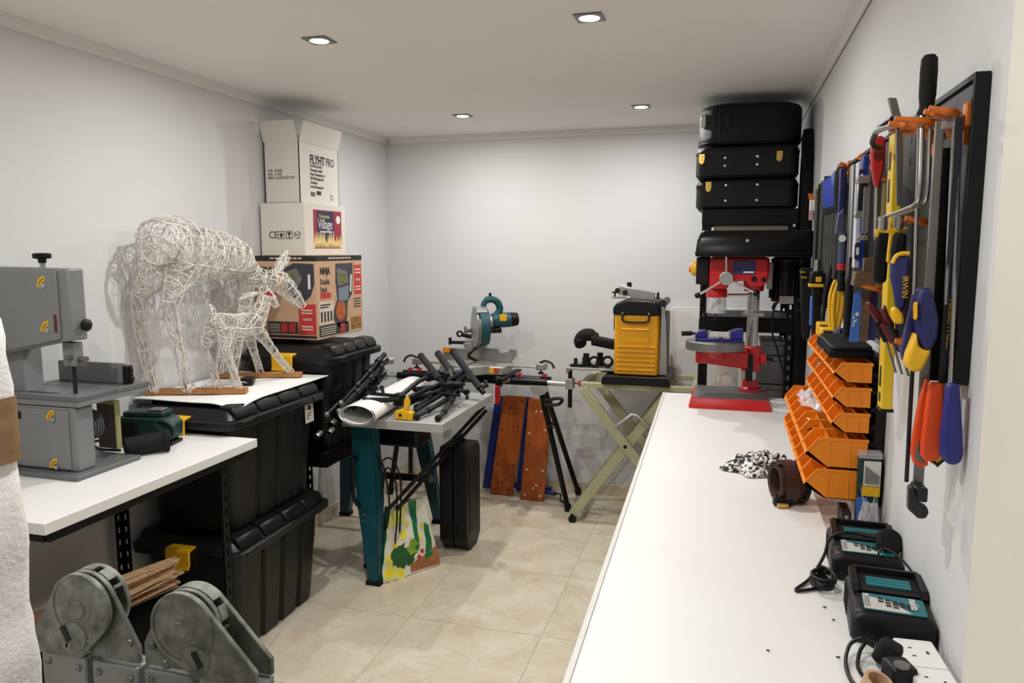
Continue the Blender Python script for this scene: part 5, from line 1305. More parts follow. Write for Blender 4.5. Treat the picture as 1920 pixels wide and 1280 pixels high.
# ---- cloth, belt and packets on the bench
zeb = mat('patterned_cloth', (70, 68, 66), .85, var=.95, scale=85)
for n_ in zeb.node_tree.nodes:
    if n_.type == 'VALTORGB':
        n_.color_ramp.elements[0].color = (.02, .02, .02, 1); n_.color_ramp.elements[1].color = (.75, .74, .72, 1); n_.color_ramp.elements[0].position = .46; n_.color_ramp.elements[1].position = .54
crumple('patterned_cloth', 'crumpled black and white patterned cloth on the bench under the bins', 'cloth', (.13, 2.47, .9205), (.23, .22, .042), zeb, .26, seed=5)
t = thing('leather_belt', 'dark brown leather tool belt rolled up on the bench beside the bins', 'belt', (.19, 2.17, .921))
ax = V((.92, .30, 0)).normalized(); c0 = V((.185, 2.17, .979))
def spiral(r0, r1, turns, w0, w1, th=.003):
    n = int(turns*26); vs = []; q = V((0,0,1)).rotation_difference(ax)
    b = MB(); P = []
    for i in range(n+1):
        a = 2*pi*turns*i/n; r = r0+(r1-r0)*i/n
        P.append([c0+q@V((rr*cos(a), rr*sin(a), z)) for rr, z in ((r, w0), (r+th, w0), (r+th, w1), (r, w1))])
    return b.loft(P)
spiral(.036, .053, 2.6, -.042, .042).build('belt_strap', leather, t)
spiral(.0555, .0575, 1.0, -.030, .006).build('belt_loop', leather, t)
spiral(.0555, .0575, 1.0, .024, .036).build('belt_loop', blk, t)
MB().cbox((.165, 2.125, .935), (.05, .02, .024), M.Rotation(.3, 3, 'Z')).build('belt_end', blk, t, bevel=.004)
MB().cbox((.165, 2.108, .928), (.030, .012, .012), M.Rotation(.3, 3, 'Z')).build('buckle', brass, t, bevel=.002)
t = thing('black_packet', 'slim black packet with white lettering standing on the bench below the bins', 'packet', (.305, 1.995, .921))
bp = t
MB().box(.295, .315, 1.95, 2.03, .921, .985).build('packet', ink, t, bevel=.001)
text('5X LONGER LIFE', .0115, (.3085, 1.9495, .926), (0,0,1), (-1,0,0), wink, t, squeeze=.62)
bp.location = (.298, 1.965, .921)
K0 = len(bpy.data.objects)
t = thing('drill_bit_packet', 'green and clear packet of drill bits leaning on the right wall below the bins', 'packet', (.345, 1.97, .921))
pk = t
MB().box(.322, .371, 1.955, 1.975, .921, 1.128).build('packet_card', dkgreen, t, bevel=.001)
MB().box(.334, .371, 1.951, 1.955, 1.06, 1.12).build('window_card', wcard, t)
for k in range(6): MB().cyl((.338+.0055*k, 1.949, 1.066), (.338+.0055*k, 1.949, 1.108-.004*k), .0016, n=6).build('drill_bit', steeld, t)
MB().box(.332, .371, 1.9505, 1.955, 1.035, 1.058).build('price_label', yel, t)
MB().box(.3225, .345, 1.9525, 1.955, .93, 1.03).build('blue_panel', sblue, t)
MB().box(.321, .372, 1.9465, 1.977, 1.128, 1.142).build('hanger_flap', clear, t)
pk.location = (.339, 1.925, .921)
crumple('fittings_bag', 'clear bag of small fittings leaning on the wall by the chargers', 'bag', (.338, 1.875, .9205), (.062, .03, .095), clear, .18, seed=12)

# ---- battery chargers
lab_t = mat('charger_teal', (10, 104, 112), .4, var=.04); lab_s = mat('charger_silver', (190, 186, 180), .45, var=.03)
def charger(lab, x0, y0, rz):
    t = thing('battery_charger', lab, 'charger', (x0, y0, .921), R(rz), 'battery chargers on the bench')
    W2, L = .069, .235
    rg = []
    for s_, zf, zb in ((.006, 0, 0), (0, .006, .006), (0, .044, .052), (.006, .054, .062), (.016, .058, .066)):
        ring_ = rrect(-W2+s_, W2-s_, s_, L-s_, .018, 4)
        rg.append([(x, y, zf+(zb-zf)*(y/L)) for x, y in ring_])
    MB().loft(rg).build('body', blk, t, local=True)
    # label panel on the front half
    b = MB().prism(rrect(-.048, .054, .018, .100, .006, 3), 'z', .0, .002); 
    def place(mb, nm, m, z0=.0590): 
        mb.v = [V((p.x, p.y, p.z+z0+.034*p.y)) for p in mb.v]; return mb.build(nm, m, t, local=True)
    pl = place(b, 'label', lab_t)
    place(MB().prism([(-.047, .02), (.030, .02), (-.005, .075), (-.047, .085)], 'z', .002, .0026), 'label_silver', lab_s)
    place(MB().box(-.046, -.036, .03, .095, .002, .0026), 'label_silver', lab_s)
    k_ = 0
    for i in range(5):
        for j in range(3):
            if (i, j) in ((0, 0), (3, 0), (4, 0)): continue
            place(MB().box(-.022+.0115*i, -.013+.0115*i, .028+.014*j+.004*(4-i), .038+.014*j+.004*(4-i), .002, .0030), 'label_cell', ink)
    text('makita', .021, (.030, .094, .0655), (0,-1,-.034), (1,0,0), wink, t, local=True)
    # battery slot
    place(MB().box(-.052, .056, .112, .215, .0, .001), 'slot_floor', blkr, .0605)
    for k in range(3): place(MB().box(-.036, .040, .140+.0165*k, .154+.0165*k, .001, .004), 'slot_guide', lab_t, .0605)
    for s_ in (-1, 1): place(MB().prism([(.105, 0), (.225, 0), (.215, .012), (.12, .012)], 'x', s_*.058-.006, s_*.058+.006), 'slot_rail', blk, .0605)
    place(MB().box(-.058, .058, .216, .226, 0, .012), 'slot_stop', blk, .0605)
    for k in range(5): MB().box(-W2-.0015, -W2+.002, .125+.018*k, .134+.018*k, .008, .050).build('vent', blkr, t, local=True)
    for o in t.children: o.data.transform(M.Scale(.74, 4, (0, 1, 0)))
    return t
charger('black battery charger with teal label, nearest the socket strip', .302, 1.388, -4)
charger('black battery charger with a plug lying on it, nearer the orange bins', .302, 1.658, -3)
t = thing('mains_plug', 'black oval plug with its cable lying on the farther battery charger', 'plug', (.347, 1.74, 1.0))
b = MB(); b.m = M.Translation((.350, 1.705, 1.000)) @ M.Rotation(R(55), 4, 'X') @ M.Rotation(R(12), 4, 'Y')
b.loft([[(x*s_, y*s_, z) for x, y in rrect(-.024, .024, -.027, .027, .02, 5)] for s_, z in ((.85, -.014), (1, -.010), (1, .006), (.9, .012), (.6, .014))])
b.build('plug_body', blkr, t)
MB().tube([(.330, 1.725, 1.002), (.295, 1.745, .999)], [.0075, .005], 8).build('cable_sleeve', blk, t)
MB().tube(bez([(.295,1.745,.999), (.262,1.74,.998), (.236,1.73,.985), (.222,1.70,.955), (.19,1.64,.928), (.158,1.585,.9245), (.165,1.578,.9245), (.20,1.60,.9245), (.225,1.615,.926)], 6), .0034, 6).build('plug_cable', cable, t)
pts = []
for k in range(44):
    a = k*.62; pts.append((.212+.02*cos(a)+.004*sin(k), 1.615+.034*sin(a), .9275+.0006*k))
tag(MB().tube(bez(pts, 2), .0034, 6).build('charger_cable', cable), 'black charger cable coiled beside the nearer battery charger', 'cable')
tag(MB().tube(bez([(.318,1.655,.985), (.335,1.665,1.0), (.358,1.60,1.0), (.3705,1.52,.985), (.3715,1.45,.955)], 6), .0026, 6).build('thin_cable', cable), 'thin black cable running over the nearer charger along the wall', 'cable')

# ---- socket strip and plugs
t = thing('socket_strip', 'white four gang socket strip on the bench against the right wall', 'socket strip', (.335, 1.18, .921), R(3))
MB().prism(rrect(-.031, .031, -.185, .185, .005, 3), 'z', 0, .034).build('strip_body', white, t, bevel=.002, local=True)
for k in range(4):
    y = .135-.09*k
    MB().box(-.029, .029, y-.043, y+.043, .034, .0352).build('socket_face', white, t, local=True, bevel=.0006)
    for x, yy, w_, l_ in ((.012, y+.004, .004, .009), (-.012, y+.016, .0055, .0035), (-.012, y-.010, .0055, .0035)):
        MB().box(x-w_/2, x+w_/2, yy-l_/2, yy+l_/2, .0352, .0356).build('pin_hole', ink, t, local=True)
t = thing('black_plug', 'black plug with a looped cable beside the white socket strip', 'plug', (.285, 1.325, .921))
b = MB(); b.m = M.Translation((.283, 1.325, .943)) @ M.Rotation(R(20), 4, 'Y') @ M.Rotation(R(-20), 4, 'Z')
b.loft([[(x*s_, y*s_, z) for x, y in rrect(-.022, .022, -.024, .024, .014, 5)] for s_, z in ((.8, -.018), (1, -.014), (1, .008), (.85, .018), (.5, .021))]).build('plug_body', blkr, t, local=False)
MB().tube([(.265, 1.345, .945), (.245, 1.355, .95)], [.007, .0045], 8).build('cable_sleeve', blk, t)
MB().tube(bez([(.245,1.355,.95), (.225,1.345,.94), (.213,1.30,.926), (.22,1.24,.925), (.26,1.20,.926)], 6), .0034, 6).build('plug_cable', cable, t)
MB().tube(bez([(.25,1.35,.945), (.238,1.33,.935), (.232,1.29,.926), (.25,1.24,.926)], 6), .0034, 6).build('plug_cable', cable, t)
for x, y in ((.292, 1.30), (.30, 1.318)): MB().box(x-.003, x+.003, y-.012, y+.0, .936, .942).build('plug_pin', brass, t)
t = thing('black_adapter', 'small black plug adapter nearest the camera beside the socket strip', 'adapter', (.283, 1.255, .921))
MB().cbox((.285, 1.258, .945), (.04, .045, .04), M.Rotation(.3, 3, 'Z')).build('adapter_body', blk, t, bevel=.006)
MB().cyl((.285, 1.245, .966), (.285, 1.245, .970), .012, n=12).build('adapter_face', steeld, t)
tag(MB().ring((.247, 1.228, .936), .022, .0165, .026, (.25, -.2, 1), 24).build('tape_roll', kraft), 'small brown tape roll by the plugs at the bottom of the picture', 'tape')

# ================================================================ TOOLS ON THE RIGHT WALL
t = thing('tool_board', 'long black perforated tool board on the right wall', 'pegboard', (.355, 2.35, 1.41))
MB().box(.358, .3735, 1.34, 3.42, 1.412, 1.882).build('board_sheet', boardm, t, bevel=.001)
MB().box(.352, .3735, 1.333, 1.343, 1.405, 1.888).build('end_frame', boardm, t, bevel=.001)
MB().box(.352, .3735, 3.417, 3.427, 1.405, 1.888).build('end_frame', boardm, t, bevel=.001)
MB().box(.352, .362, 1.343, 3.417, 1.878, 1.888).build('top_frame', boardm, t, bevel=.001)
MB().box(.352, .362, 1.343, 3.417, 1.405, 1.415).build('bottom_frame', boardm, t, bevel=.001)
h_ = MB()
for k in range(26):
    for z in (1.845, 1.80): h_.box(.3573, .3581, 1.365+.08*k, 1.372+.08*k, z-.008, z+.008)
h_.build('peg_slot', ink, t, smooth=0)['kind'] = 'stuff'
XB = .357
def holder(y, z, reach, lab, w_=.05, prongs=2, drop=.05):
    """orange plastic tool holder hooked on the board"""
    o = thing('tool_holder', lab, 'tool holder', (XB, y, z), 0, 'orange tool holders on the board')
    MB().box(XB-.006, XB+.008, y-.010, y+.010, z-drop, z+.014).build('back_plate', orangeh, o, bevel=.002)
    for k in range(prongs):
        yy = y+w_*(k/(max(1, prongs-1))-.5)
        MB().tube(bez([(XB-.004, y, z-drop*.5), (XB-.018, y+(yy-y)*.4, z-.004), (XB-reach*.6, yy, z), (XB-reach, yy, z+.006)], 4), [.007]*9+[.005]*4, 7).build('prong', orangeh, o)
    MB().tube(bez([(XB-reach*.8, y-w_*.5, z+.002), (XB-reach*.78, y, z+.001), (XB-reach*.8, y+w_*.5, z+.002)], 3), .0045, 6).build('cross_bar', orangeh, o)
    return o
holder(1.375, 1.835, .06, 'orange holder at the top near end of the tool board', .03)
holder(1.43, 1.828, .10, 'orange holder under the upright black handle', .05)
holder(1.56, 1.838, .075, 'orange holder with grey cord over the yellow level', .06)
holder(1.49, 1.668, .06, 'single-arm orange holder beside the grey clamp bar', .02, 1)
holder(1.45, 1.457, .075, 'orange holder under the dark red pliers', .05)
holder(1.88, 1.533, .065, 'orange holder under the brown wooden block', .06)
holder(2.21, 1.858, .035, 'orange holder above the silver level', .04, drop=.03)
holder(2.62, 1.882, .03, 'orange holder above the blue handled files', .05, drop=.03)
holder(2.98, 1.858, .03, 'orange holder above the steel rules', .05, drop=.03)

def prismy(pts, y, th, nm, m, par, bevel=.002, lab=None):
    return MB().prism(pts, 'y', y-th/2, y+th/2).build(nm, m, par, bevel=bevel, label=lab)

# upright handle with bent rods
t = thing('rod_tool', 'tool with upright black ribbed handle and two bent steel rods', 'hand tool', (.285, 1.335, 1.675))
MB().lathe([(.001, .095), (.008, .094), (.0125, .088), (.0135, .07), (.0132, .03), (.0115, .016), (.0115, .010), (.0145, .003), (.0145, 0), (.001, -.001)], (.285, 1.335, 1.827), 12).build('handle', blkr, t)
for dx, y1 in ((-.005, 1.66), (.006, 1.52)):
    MB().tube(bez([(.285+dx, 1.335, 1.828), (.285+dx, 1.325, 1.76), (.284+dx, 1.315, 1.70), (.283+dx, 1.335, 1.682), (.282+dx, 1.40, 1.676), (.280, y1, 1.668)], 5), .0038, 8).build('bent_rod', steel, t)
t = thing('long_rod', 'thin straight steel rod hanging from the board in front of the clamp bar', 'rod', (.283, 1.36, 1.45))
MB().tube([(.281, 1.36, 1.83), (.288, 1.335, 1.45)], .0033, 8).build('rod', steel, t)

# bar clamp
t = thing('quick_clamp', 'long one-handed bar clamp with blue and yellow handle', 'clamp', (.29, 1.27, 1.2))
MB().prism([(.290, 1.845), (.303, 1.848), (.309, 1.22), (.293, 1.22)], 'y', 1.292, 1.299).build('bar', steeld, t, bevel=.001)
MB().cyl((.312, 1.286, 1.842), (.312, 1.302, 1.842), .012, n=14).box(.298, .316, 1.287, 1.300, 1.83, 1.85).build('fixed_jaw', mat('jaw_pad', (150, 132, 124), .7), t, bevel=.003)
prismy([(0.2732,1.581),(0.2901,1.5812),(0.2971,1.5594),(0.3046,1.5282),(0.3035,1.5006),(0.2963,1.4805),(0.2841,1.4825),(0.275,1.5037),(0.2719,1.5314),(0.2691,1.555)], 1.262, .034, 'handle', navy, t, .009)
prismy([(0.2732,1.510),(0.2773,1.4888),(0.2856,1.4811),(0.2961,1.483),(0.289,1.4603),(0.2827,1.4463),(0.2683,1.4457),(0.2604,1.4575),(0.2628,1.4752)], 1.262, .034, 'grip', yel, t, .008)
prismy([(0.2714,1.5702),(0.2757,1.5463),(0.2764,1.5223),(0.2723,1.4819),(0.266,1.4638),(0.2619,1.4587),(0.2596,1.4733),(0.2621,1.5059),(0.2675,1.5382)], 1.285, .018, 'trigger', navy, t, .005)
prismy([(0.2675,1.555), (0.270,1.559), (0.2715,1.535), (0.269,1.53)], 1.250, .02, 'inset', yel, t, .001)
prismy([(0.2782,1.2541),(0.2855,1.2548),(0.2895,1.2382),(0.2932,1.2258),(0.3067,1.2228),(0.3103,1.2121),(0.3065,1.2015),(0.2947,1.2003),(0.2868,1.208),(0.279,1.2141)], 1.262, .02, 'hook_jaw', gun, t, .005)
MB().box(.2885, .3075, 1.255, 1.297, 1.228, 1.252).build('jaw_block', gun, t, bevel=.003)
MB().tube([(.281, 1.296, 1.44), (.283, 1.296, 1.25)], .0035, 8).build('guide_rod', gun, t)

# two orange gripped tools, a blue handled one
t = thing('hand_saw', 'saw with flat orange-red grip, nearest of the orange tools', 'saw', (.31, 1.27, 1.29))
prismy([(0.2991,1.4244),(0.3196,1.4237),(0.3254,1.366),(0.3272,1.3243),(0.3242,1.3029),(0.3144,1.2929),(0.3026,1.2919),(0.2946,1.3007),(0.2936,1.3176),(0.2963,1.3726)], 1.266, .014, 'grip', orred, t, .004)
MB().box(.313, .320, 1.264, 1.2665, 1.42, 1.842).build('saw_blade', gun, t)
t = thing('hand_saw', 'saw with hollow orange and grey grip behind the nearest orange tool', 'saw', (.297, 1.295, 1.275))
prismy([(0.2978,1.4269),(0.3039,1.4247),(0.302,1.36),(0.303,1.31),(0.3111,1.2807),(0.2993,1.2754),(0.2882,1.2832),(0.2834,1.3001),(0.2842,1.326),(0.2898,1.386)], 1.284, .012, 'grip', orred, t, .003)
prismy([(0.2931,1.3228),(0.2898,1.3011),(0.2907,1.2887),(0.3043,1.2857),(0.2977,1.2968),(0.2953,1.3101)], 1.279, .006, 'grip_inset', gsawd, t, .001)
MB().box(.300, .325, 1.305, 1.3075, 1.42, 1.80).build('saw_blade', gun, t)
t = thing('hacksaw', 'hacksaw with large blue handle at the near end of the board', 'saw', (.336, 1.24, 1.295))
prismy([(0.3247,1.4281),(0.3423,1.429),(0.3495,1.3729),(0.3553,1.3162),(0.3527,1.3012),(0.3424,1.2954),(0.3299,1.2994),(0.3226,1.312),(0.3217,1.3384),(0.3235,1.3794)], 1.240, .022, 'handle', mat('blue_handle', (36, 40, 120), .42), t, .007)
MB().tube([(.331, 1.285, 1.848), (.331, 1.24, 1.42)], .0032, 8).build('frame_rod', steel, t)
MB().tube([(.322, 1.286, 1.848), (.3225, 1.262, 1.55)], .0032, 8).build('frame_rod', steel, t)
MB().prism([(.323, 1.84), (.331, 1.84), (.333, 1.44), (.327, 1.44)], 'y', 1.272, 1.276).build('saw_blade', navy, t)
t = thing('yellow_file', 'tool with yellow and black handle tip showing behind the orange grips', 'hand tool', (.322, 1.29, 1.283))
prismy([(0.309,1.42), (0.331,1.42), (0.3308,1.3103),(0.3339,1.2955),(0.323,1.2829),(0.3141,1.2838),(0.307,1.3043)], 1.283, .014, 'handle', yel, t, .004)
MB().prism([(.318, 1.84), (.326, 1.84), (.331, 1.42), (.318, 1.42)], 'y', 1.2815, 1.2845).build('blade', gun, t)
MB().prism([(.3065, 1.30), (.323, 1.2800), (.3345, 1.294), (.323, 1.2862), (.312, 1.289)], 'y', 1.2745, 1.2915).build('end_cap', ink, t)
text('IRWIN', .026, (.3215, 1.2708, 1.56), (0.02,0,-1), (1,0,.02), yel, BASIS and bpy.data.objects['hacksaw'], squeeze=.9)
for z in (1.535, 1.49): MB().box(.323, .3315, 1.2708, 1.272, z-.012, z+.012).build('yellow_mark', yel, bpy.data.objects['hacksaw'])

# pliers, snips, knife grips
t = thing('long_snips', 'yellow framed snips with two thick black grips hanging on the board', 'snips', (.277, 1.52, 1.555))
prismy([(0.2656,1.6516),(0.2864,1.6514),(0.2863,1.5874),(0.286,1.5596),(0.2754,1.5545),(0.263,1.5623),(0.2621,1.5972),(0.2645,1.6368)], 1.555, .022, 'grip', blkr, t, .007)
prismy([(0.28,1.6486),(0.2998,1.6485),(0.3016,1.6072),(0.2906,1.5998),(0.2786,1.5868),(0.2767,1.6172)], 1.48, .022, 'grip', blkr, t, .006)
prismy([(0.2532,1.6553),(0.307,1.6587),(0.3072,1.655),(0.287,1.6485),(0.2842,1.6171),(0.2803,1.5933),(0.2755,1.598),(0.278,1.6485),(0.2614,1.6496),(0.2576,1.6401)], 1.505, .012, 'frame', yel, t, .002)
for x in (.2665, .2925): MB().cyl((x, 1.505, 1.655), (x, 1.505, 1.678), .0085, n=10).build('ferrule', steel, t)
t = thing('folding_knife', 'navy handled tool with yellow collar and yellow lettering', 'hand tool', (.272, 1.365, 1.5))
prismy([(0.2574,1.6),(0.2664,1.6104),(0.2805,1.6122),(0.2852,1.6001),(0.2848,1.5652),(0.2837,1.5301),(0.2782,1.5141),(0.2698,1.521),(0.2651,1.5474),(0.2588,1.5737)], 1.372, .022, 'grip', navy, t, .006)
MB().tube(bez([(.2585,1.362,1.597), (.264,1.362,1.609), (.273,1.362,1.613), (.283,1.362,1.613)], 4), .0035, 8).build('collar', yel, t)
prismy([(0.2598,1.5233),(0.2675,1.527),(0.2778,1.5149),(0.281,1.5001),(0.2692,1.4971),(0.2623,1.5075)], 1.362, .018, 'tip', yel, t, .005)
text('IRWIN', .0125, (.2745, 1.3595, 1.577), (0.02,0,-1), (1,0,.02), yel, t, squeeze=1.0)
t = thing('pliers', 'dark red handled pliers sticking out of an orange holder', 'pliers', (.27, 1.49, 1.47))
prismy([(0.2452,1.5222),(0.2504,1.5263),(0.2715,1.5033),(0.2868,1.4774),(0.2915,1.4707),(0.2839,1.4656),(0.2636,1.4894),(0.2473,1.5106)], 1.50, .016, 'grip', dkred, t, .005)
prismy([(0.2636,1.5132),(0.2717,1.5229),(0.278,1.504),(0.2897,1.4852),(0.2845,1.4784),(0.2716,1.4943)], 1.472, .014, 'grip', dkred, t, .004)
MB().prism([(.283, 1.475), (.297, 1.478), (.302, 1.452), (.293, 1.446)], 'y', 1.478, 1.492).build('jaw', gun, t, bevel=.002)
for k, (x, y, lab, m) in enumerate(((.284, 1.478, 'first thin screwdriver under the dark red pliers', blkr), (.291, 1.462, 'second thin screwdriver under the dark red pliers', dkred), (.298, 1.445, 'third thin screwdriver under the dark red pliers, nearest', gun))):
    o = thing('screwdriver', lab, 'screwdriver', (x, y, 1.40), 0, 'screwdrivers in the orange holder')
    MB().tube([(x-.022, y+.008, 1.488), (x-.005, y, 1.455)], .0055, 8).build('handle', m, o)
    MB().tube([(x-.005, y, 1.455), (x+.012, y-.006, 1.40)], .0022, 6).build('shaft', steel, o)

# wrench, cord hook, red tool
t = thing('steel_wrench', 'grey steel wrench standing up out of the orange holder', 'wrench', (.286, 1.56, 1.80))
prismy([(0.2712,1.8949),(0.2854,1.8941),(0.2921,1.871),(0.2964,1.8576),(0.2996,1.8479),(0.2864,1.8456),(0.28,1.865)], 1.56, .010, 'jaw', steeld, t, .001)
prismy([(.287, 1.848), (.299, 1.848), (.305, 1.70), (.297, 1.70)], 1.56, .006, 'shank', steeld, t, .001)
MB().tube(bez([(.282, 1.56, 1.858), (.268, 1.60, 1.848), (.270, 1.68, 1.838), (.282, 1.74, 1.832), (.30, 1.76, 1.83)], 4), .0055, 8).build('hook', gun, t)
t = tag(MB().tube(bez([(.262, 1.60, 1.842), (.275, 1.58, 1.846), (.288, 1.555, 1.846), (.302, 1.535, 1.850), (.318, 1.52, 1.846)], 5), .0062, 8).build('rope_piece', alu), 'short twisted grey rope lying in the orange holder', 'rope')
t = thing('angle_tool', 'red teardrop shaped tool with long steel shanks', 'hand tool', (.305, 1.82, 1.64))
prismy([(0.2957,1.8591),(0.3081,1.8631),(0.317,1.8538),(0.3178,1.7997),(0.3099,1.7523),(0.3014,1.7525),(0.293,1.7891),(0.2891,1.8233),(0.2899,1.8481)], 1.82, .020, 'body', redp, t, .005)
MB().cyl((.303, 1.806, 1.82), (.303, 1.809, 1.82), .010, n=16).build('boss', dkred, t)
MB().tube([(.3055, 1.82, 1.755), (.3075, 1.815, 1.645)], .004, 8).build('shank', steel, t)
for k, (x, y, lab) in enumerate(((.294, 1.89, 'farthest steel bar with hooked foot beside the red tool'), (.299, 1.875, 'middle steel bar with hooked foot beside the red tool'), (.316, 1.80, 'steel bar hanging right of the red tool'))):
    o = thing('steel_bar', lab, 'bar', (x, y, 1.64), 0, 'steel bars beside the red tool')
    MB().box(x-.003, x+.003, y-.003, y+.003, 1.652, 1.76).build('bar', steel, o)
    MB().prism([(x-.014, 1.640), (x+.003, 1.640), (x+.003, 1.655), (x-.003, 1.655)], 'y', y-.003, y+.003).build('foot', steel, o)
t = thing('combination_square', 'grey and black combination square beside the blue level', 'square', (.303, 1.95, 1.69))
MB().box(.289, .308, 1.945, 1.965, 1.71, 1.775).build('head', gun, t, bevel=.003)
MB().box(.308, .359, 1.952, 1.958, 1.778, 1.784).build('hang_pin', orangeh, t)
MB().box(.283, .313, 1.94, 1.97, 1.772, 1.79).box(.285, .29, 1.943, 1.967, 1.70, 1.775).build('stock', galu, t, bevel=.002)
MB().cyl((.292, 1.94, 1.70), (.292, 1.965, 1.70), .009, n=10).build('lock_nut', galu, t)

# levels
t = thing('spirit_level', 'long yellow spirit level hanging on the tool board', 'level', (.325, 1.74, 1.285))
b = MB().prism([(.314, 1.856), (.333, 1.856), (.343, 1.283), (.322, 1.283)], 'y', 1.715, 1.765).build('body', yell, t, bevel=.0025)
for z, h2 in ((1.80, .018), (1.74, .024), (1.352, .022), (1.307, .010)):
    xa = .314+.008*(1.856-z)/.573
    MB().box(xa-.0012, xa+.003, 1.733, 1.749, z-h2, z+h2).build('vial_window', ink, t, bevel=.001)
MB().box(.312, .335, 1.713, 1.767, 1.854, 1.860).build('end_cap', blk, t)
MB().box(.320, .345, 1.713, 1.767, 1.279, 1.285).build('end_cap', blk, t)
t = thing('spirit_level', 'silver aluminium level, left of the blue level', 'level', (.325, 2.27, 1.52))
MB().prism([(.313, 1.846), (.333, 1.846), (.335, 1.525), (.318, 1.525)], 'y', 2.235, 2.285).build('body', galu, t, bevel=.002)
MB().box(.3135, .3195, 2.256, 2.264, 1.53, 1.84).build('groove', gsawd, t)
t = thing('spirit_level', 'blue and white spirit level beside the silver one', 'level', (.325, 2.16, 1.57))
MB().prism([(.322, 1.855), (.336, 1.855), (.336, 1.572), (.326, 1.572)], 'y', 2.125, 2.165).build('body', mat('level_blue', (16, 56, 150), .4), t, bevel=.002)
MB().prism([(.312, 1.842), (.322, 1.842), (.326, 1.572), (.315, 1.572)], 'y', 2.13, 2.175).build('white_face', mat('level_white', (198, 202, 212), .4), t, bevel=.0015)
for z in (1.80, 1.615): MB().prism(rrect(.313, .327, z-.022, z+.022, .005, 3), 'y', 2.122, 2.130).build('vial_frame', navy, t, bevel=.001)
for z in (1.80, 1.615): MB().prism(rrect(.316, .323, z-.010, z+.010, .003, 3), 'y', 2.1205, 2.123).build('vial', wink, t)

# wood block, boxed abrasive pack
t = thing('mitre_block', 'brown wooden L-shaped block in the orange holder', 'wood block', (.30, 1.88, 1.537))
prismy([(0.2763,1.5693),(0.3163,1.5697),(0.3181,1.5381),(0.2735,1.5375)], 1.87, .05, 'stock', dwood, t, .002)
prismy([(0.2975,1.5995),(0.3196,1.602),(0.3200,1.5697),(0.2969,1.5697)], 1.885, .02, 'blade_block', dwood, t, .001)
t = thing('blue_pack', 'blue cardboard pack with brown spine and white print', 'pack', (.305, 1.905, 1.404))
MB().prism([(.2995, 1.524), (.2835, 1.517), (.2790, 1.4055), (.2995, 1.4055)], 'y', 1.897, 1.903).build('front_cover', sblue, t)
MB().box(.300, .3185, 1.895, 1.905, 1.408, 1.5245).build('spine', dwood, t)
MB().box(.3185, .3345, 1.90, 1.906, 1.41, 1.524).build('back_cover', navy, t)
for k, (x0, x1, z0, z1) in enumerate(((.284, .290, 1.458, 1.464), (.287, .295, 1.462, 1.470), (.284, .292, 1.449, 1.453), (.284, .288, 1.440, 1.444))):
    MB().prism([(x0, z0), (x1, z0+.006), (x1, z1+.006), (x0, z1)], 'y', 1.8955, 1.8975).build('print_mark', wink, t)
t = thing('black_file', 'black stick-like tool beside the blue cardboard pack', 'hand tool', (.302, 2.10, 1.36))
MB().tube([(.303, 2.118, 1.545), (.303, 2.11, 1.50), (.302, 2.098, 1.36)], [.007, .0105, .010], 10).build('handle', blkr, t)
MB().tube([(.303, 2.118, 1.545), (.304, 2.12, 1.60)], .004, 8).build('shank', gun, t)

# far group
t = thing('caulking_gun', 'navy blue strap tool hanging left of the silver level', 'hand tool', (.318, 2.43, 1.66))
prismy([(0.3065,1.8574),(0.3265,1.8568),(0.3269,1.6771),(0.3082,1.6772)], 2.44, .02, 'strap', navy, t, .004)
prismy([(0.305,1.72),(0.322,1.74),(0.3269,1.665),(0.302,1.665)], 2.425, .018, 'pad', mat('purple_grey_pad', (86, 80, 116), .6), t, .003)
t = thing('torque_wrench', 'navy wrench with white dial and red band below the strap tool', 'wrench', (.315, 2.345, 1.51))
MB().tube([(.316, 2.35, 1.665), (.315, 2.345, 1.58)], .013, 10).build('body', mat('steel_blue_grip', (40, 52, 84), .45), t)
MB().cyl((.311, 2.338, 1.65), (.309, 2.330, 1.65), .010, n=14).build('dial', wink, t)
MB().tube([(.315, 2.345, 1.58), (.315, 2.345, 1.56)], .0135, 10).build('red_band', redp, t)
MB().tube([(.315, 2.345, 1.56), (.314, 2.34, 1.50)], .011, 10).build('grip', blkr, t)
for k in range(5):
    y = 2.52+.062*k; x = .319-.001*k
    lab = ('black handled file with grey blade, nearest of the row of files', 'blue handled file, second in the row of files', 'blue handled file in the middle of the row of files', 'blue handled file, fourth in the row of files', 'blue handled file, farthest in the row of files')[k]
    o = thing('flat_file', lab, 'file', (x, y, 1.53), 0, 'files hanging on the tool board')
    MB().tube([(x, y, 1.868-.006*k), (x, y, 1.85), (x, y, 1.80), (x, y, 1.75)], [.009, .0165, .0165, .011], 10).build('handle', blkr if k == 0 else blue, o)
    MB().tube([(x, y, 1.755), (x, y, 1.735)], .0125, 10).build('ferrule', blkr, o)
    MB().box(x-.008, x+.008, y-.0025, y+.0025, 1.53+.01*(k % 2), 1.74).build('blade', steeld, o)
for k in range(4):
    y = 2.90+.09*k; x = .326
    lab = ('steel rule, nearest of the four hanging rules', 'steel rule, second of the four hanging rules', 'steel rule, third of the four hanging rules', 'steel rule, farthest of the four hanging rules')[k]
    o = thing('steel_rule', lab, 'rule', (x, y, 1.45), 0, 'steel rules on the tool board')
    MB().box(x-.010, x+.006, y-.001, y+.001, 1.46+.02*k, 1.875-.008*k).build('rule', steeld if k % 2 else gun, o)
    MB().cyl((x-.002, y-.0015, 1.86-.008*k), (x-.002, y+.0015, 1.86-.008*k), .004, n=8).build('hang_hole', ink, o)
t = thing('brush_pack', 'small pale and pink packet on the far end of the tool board', 'packet', (.318, 3.28, 1.73))
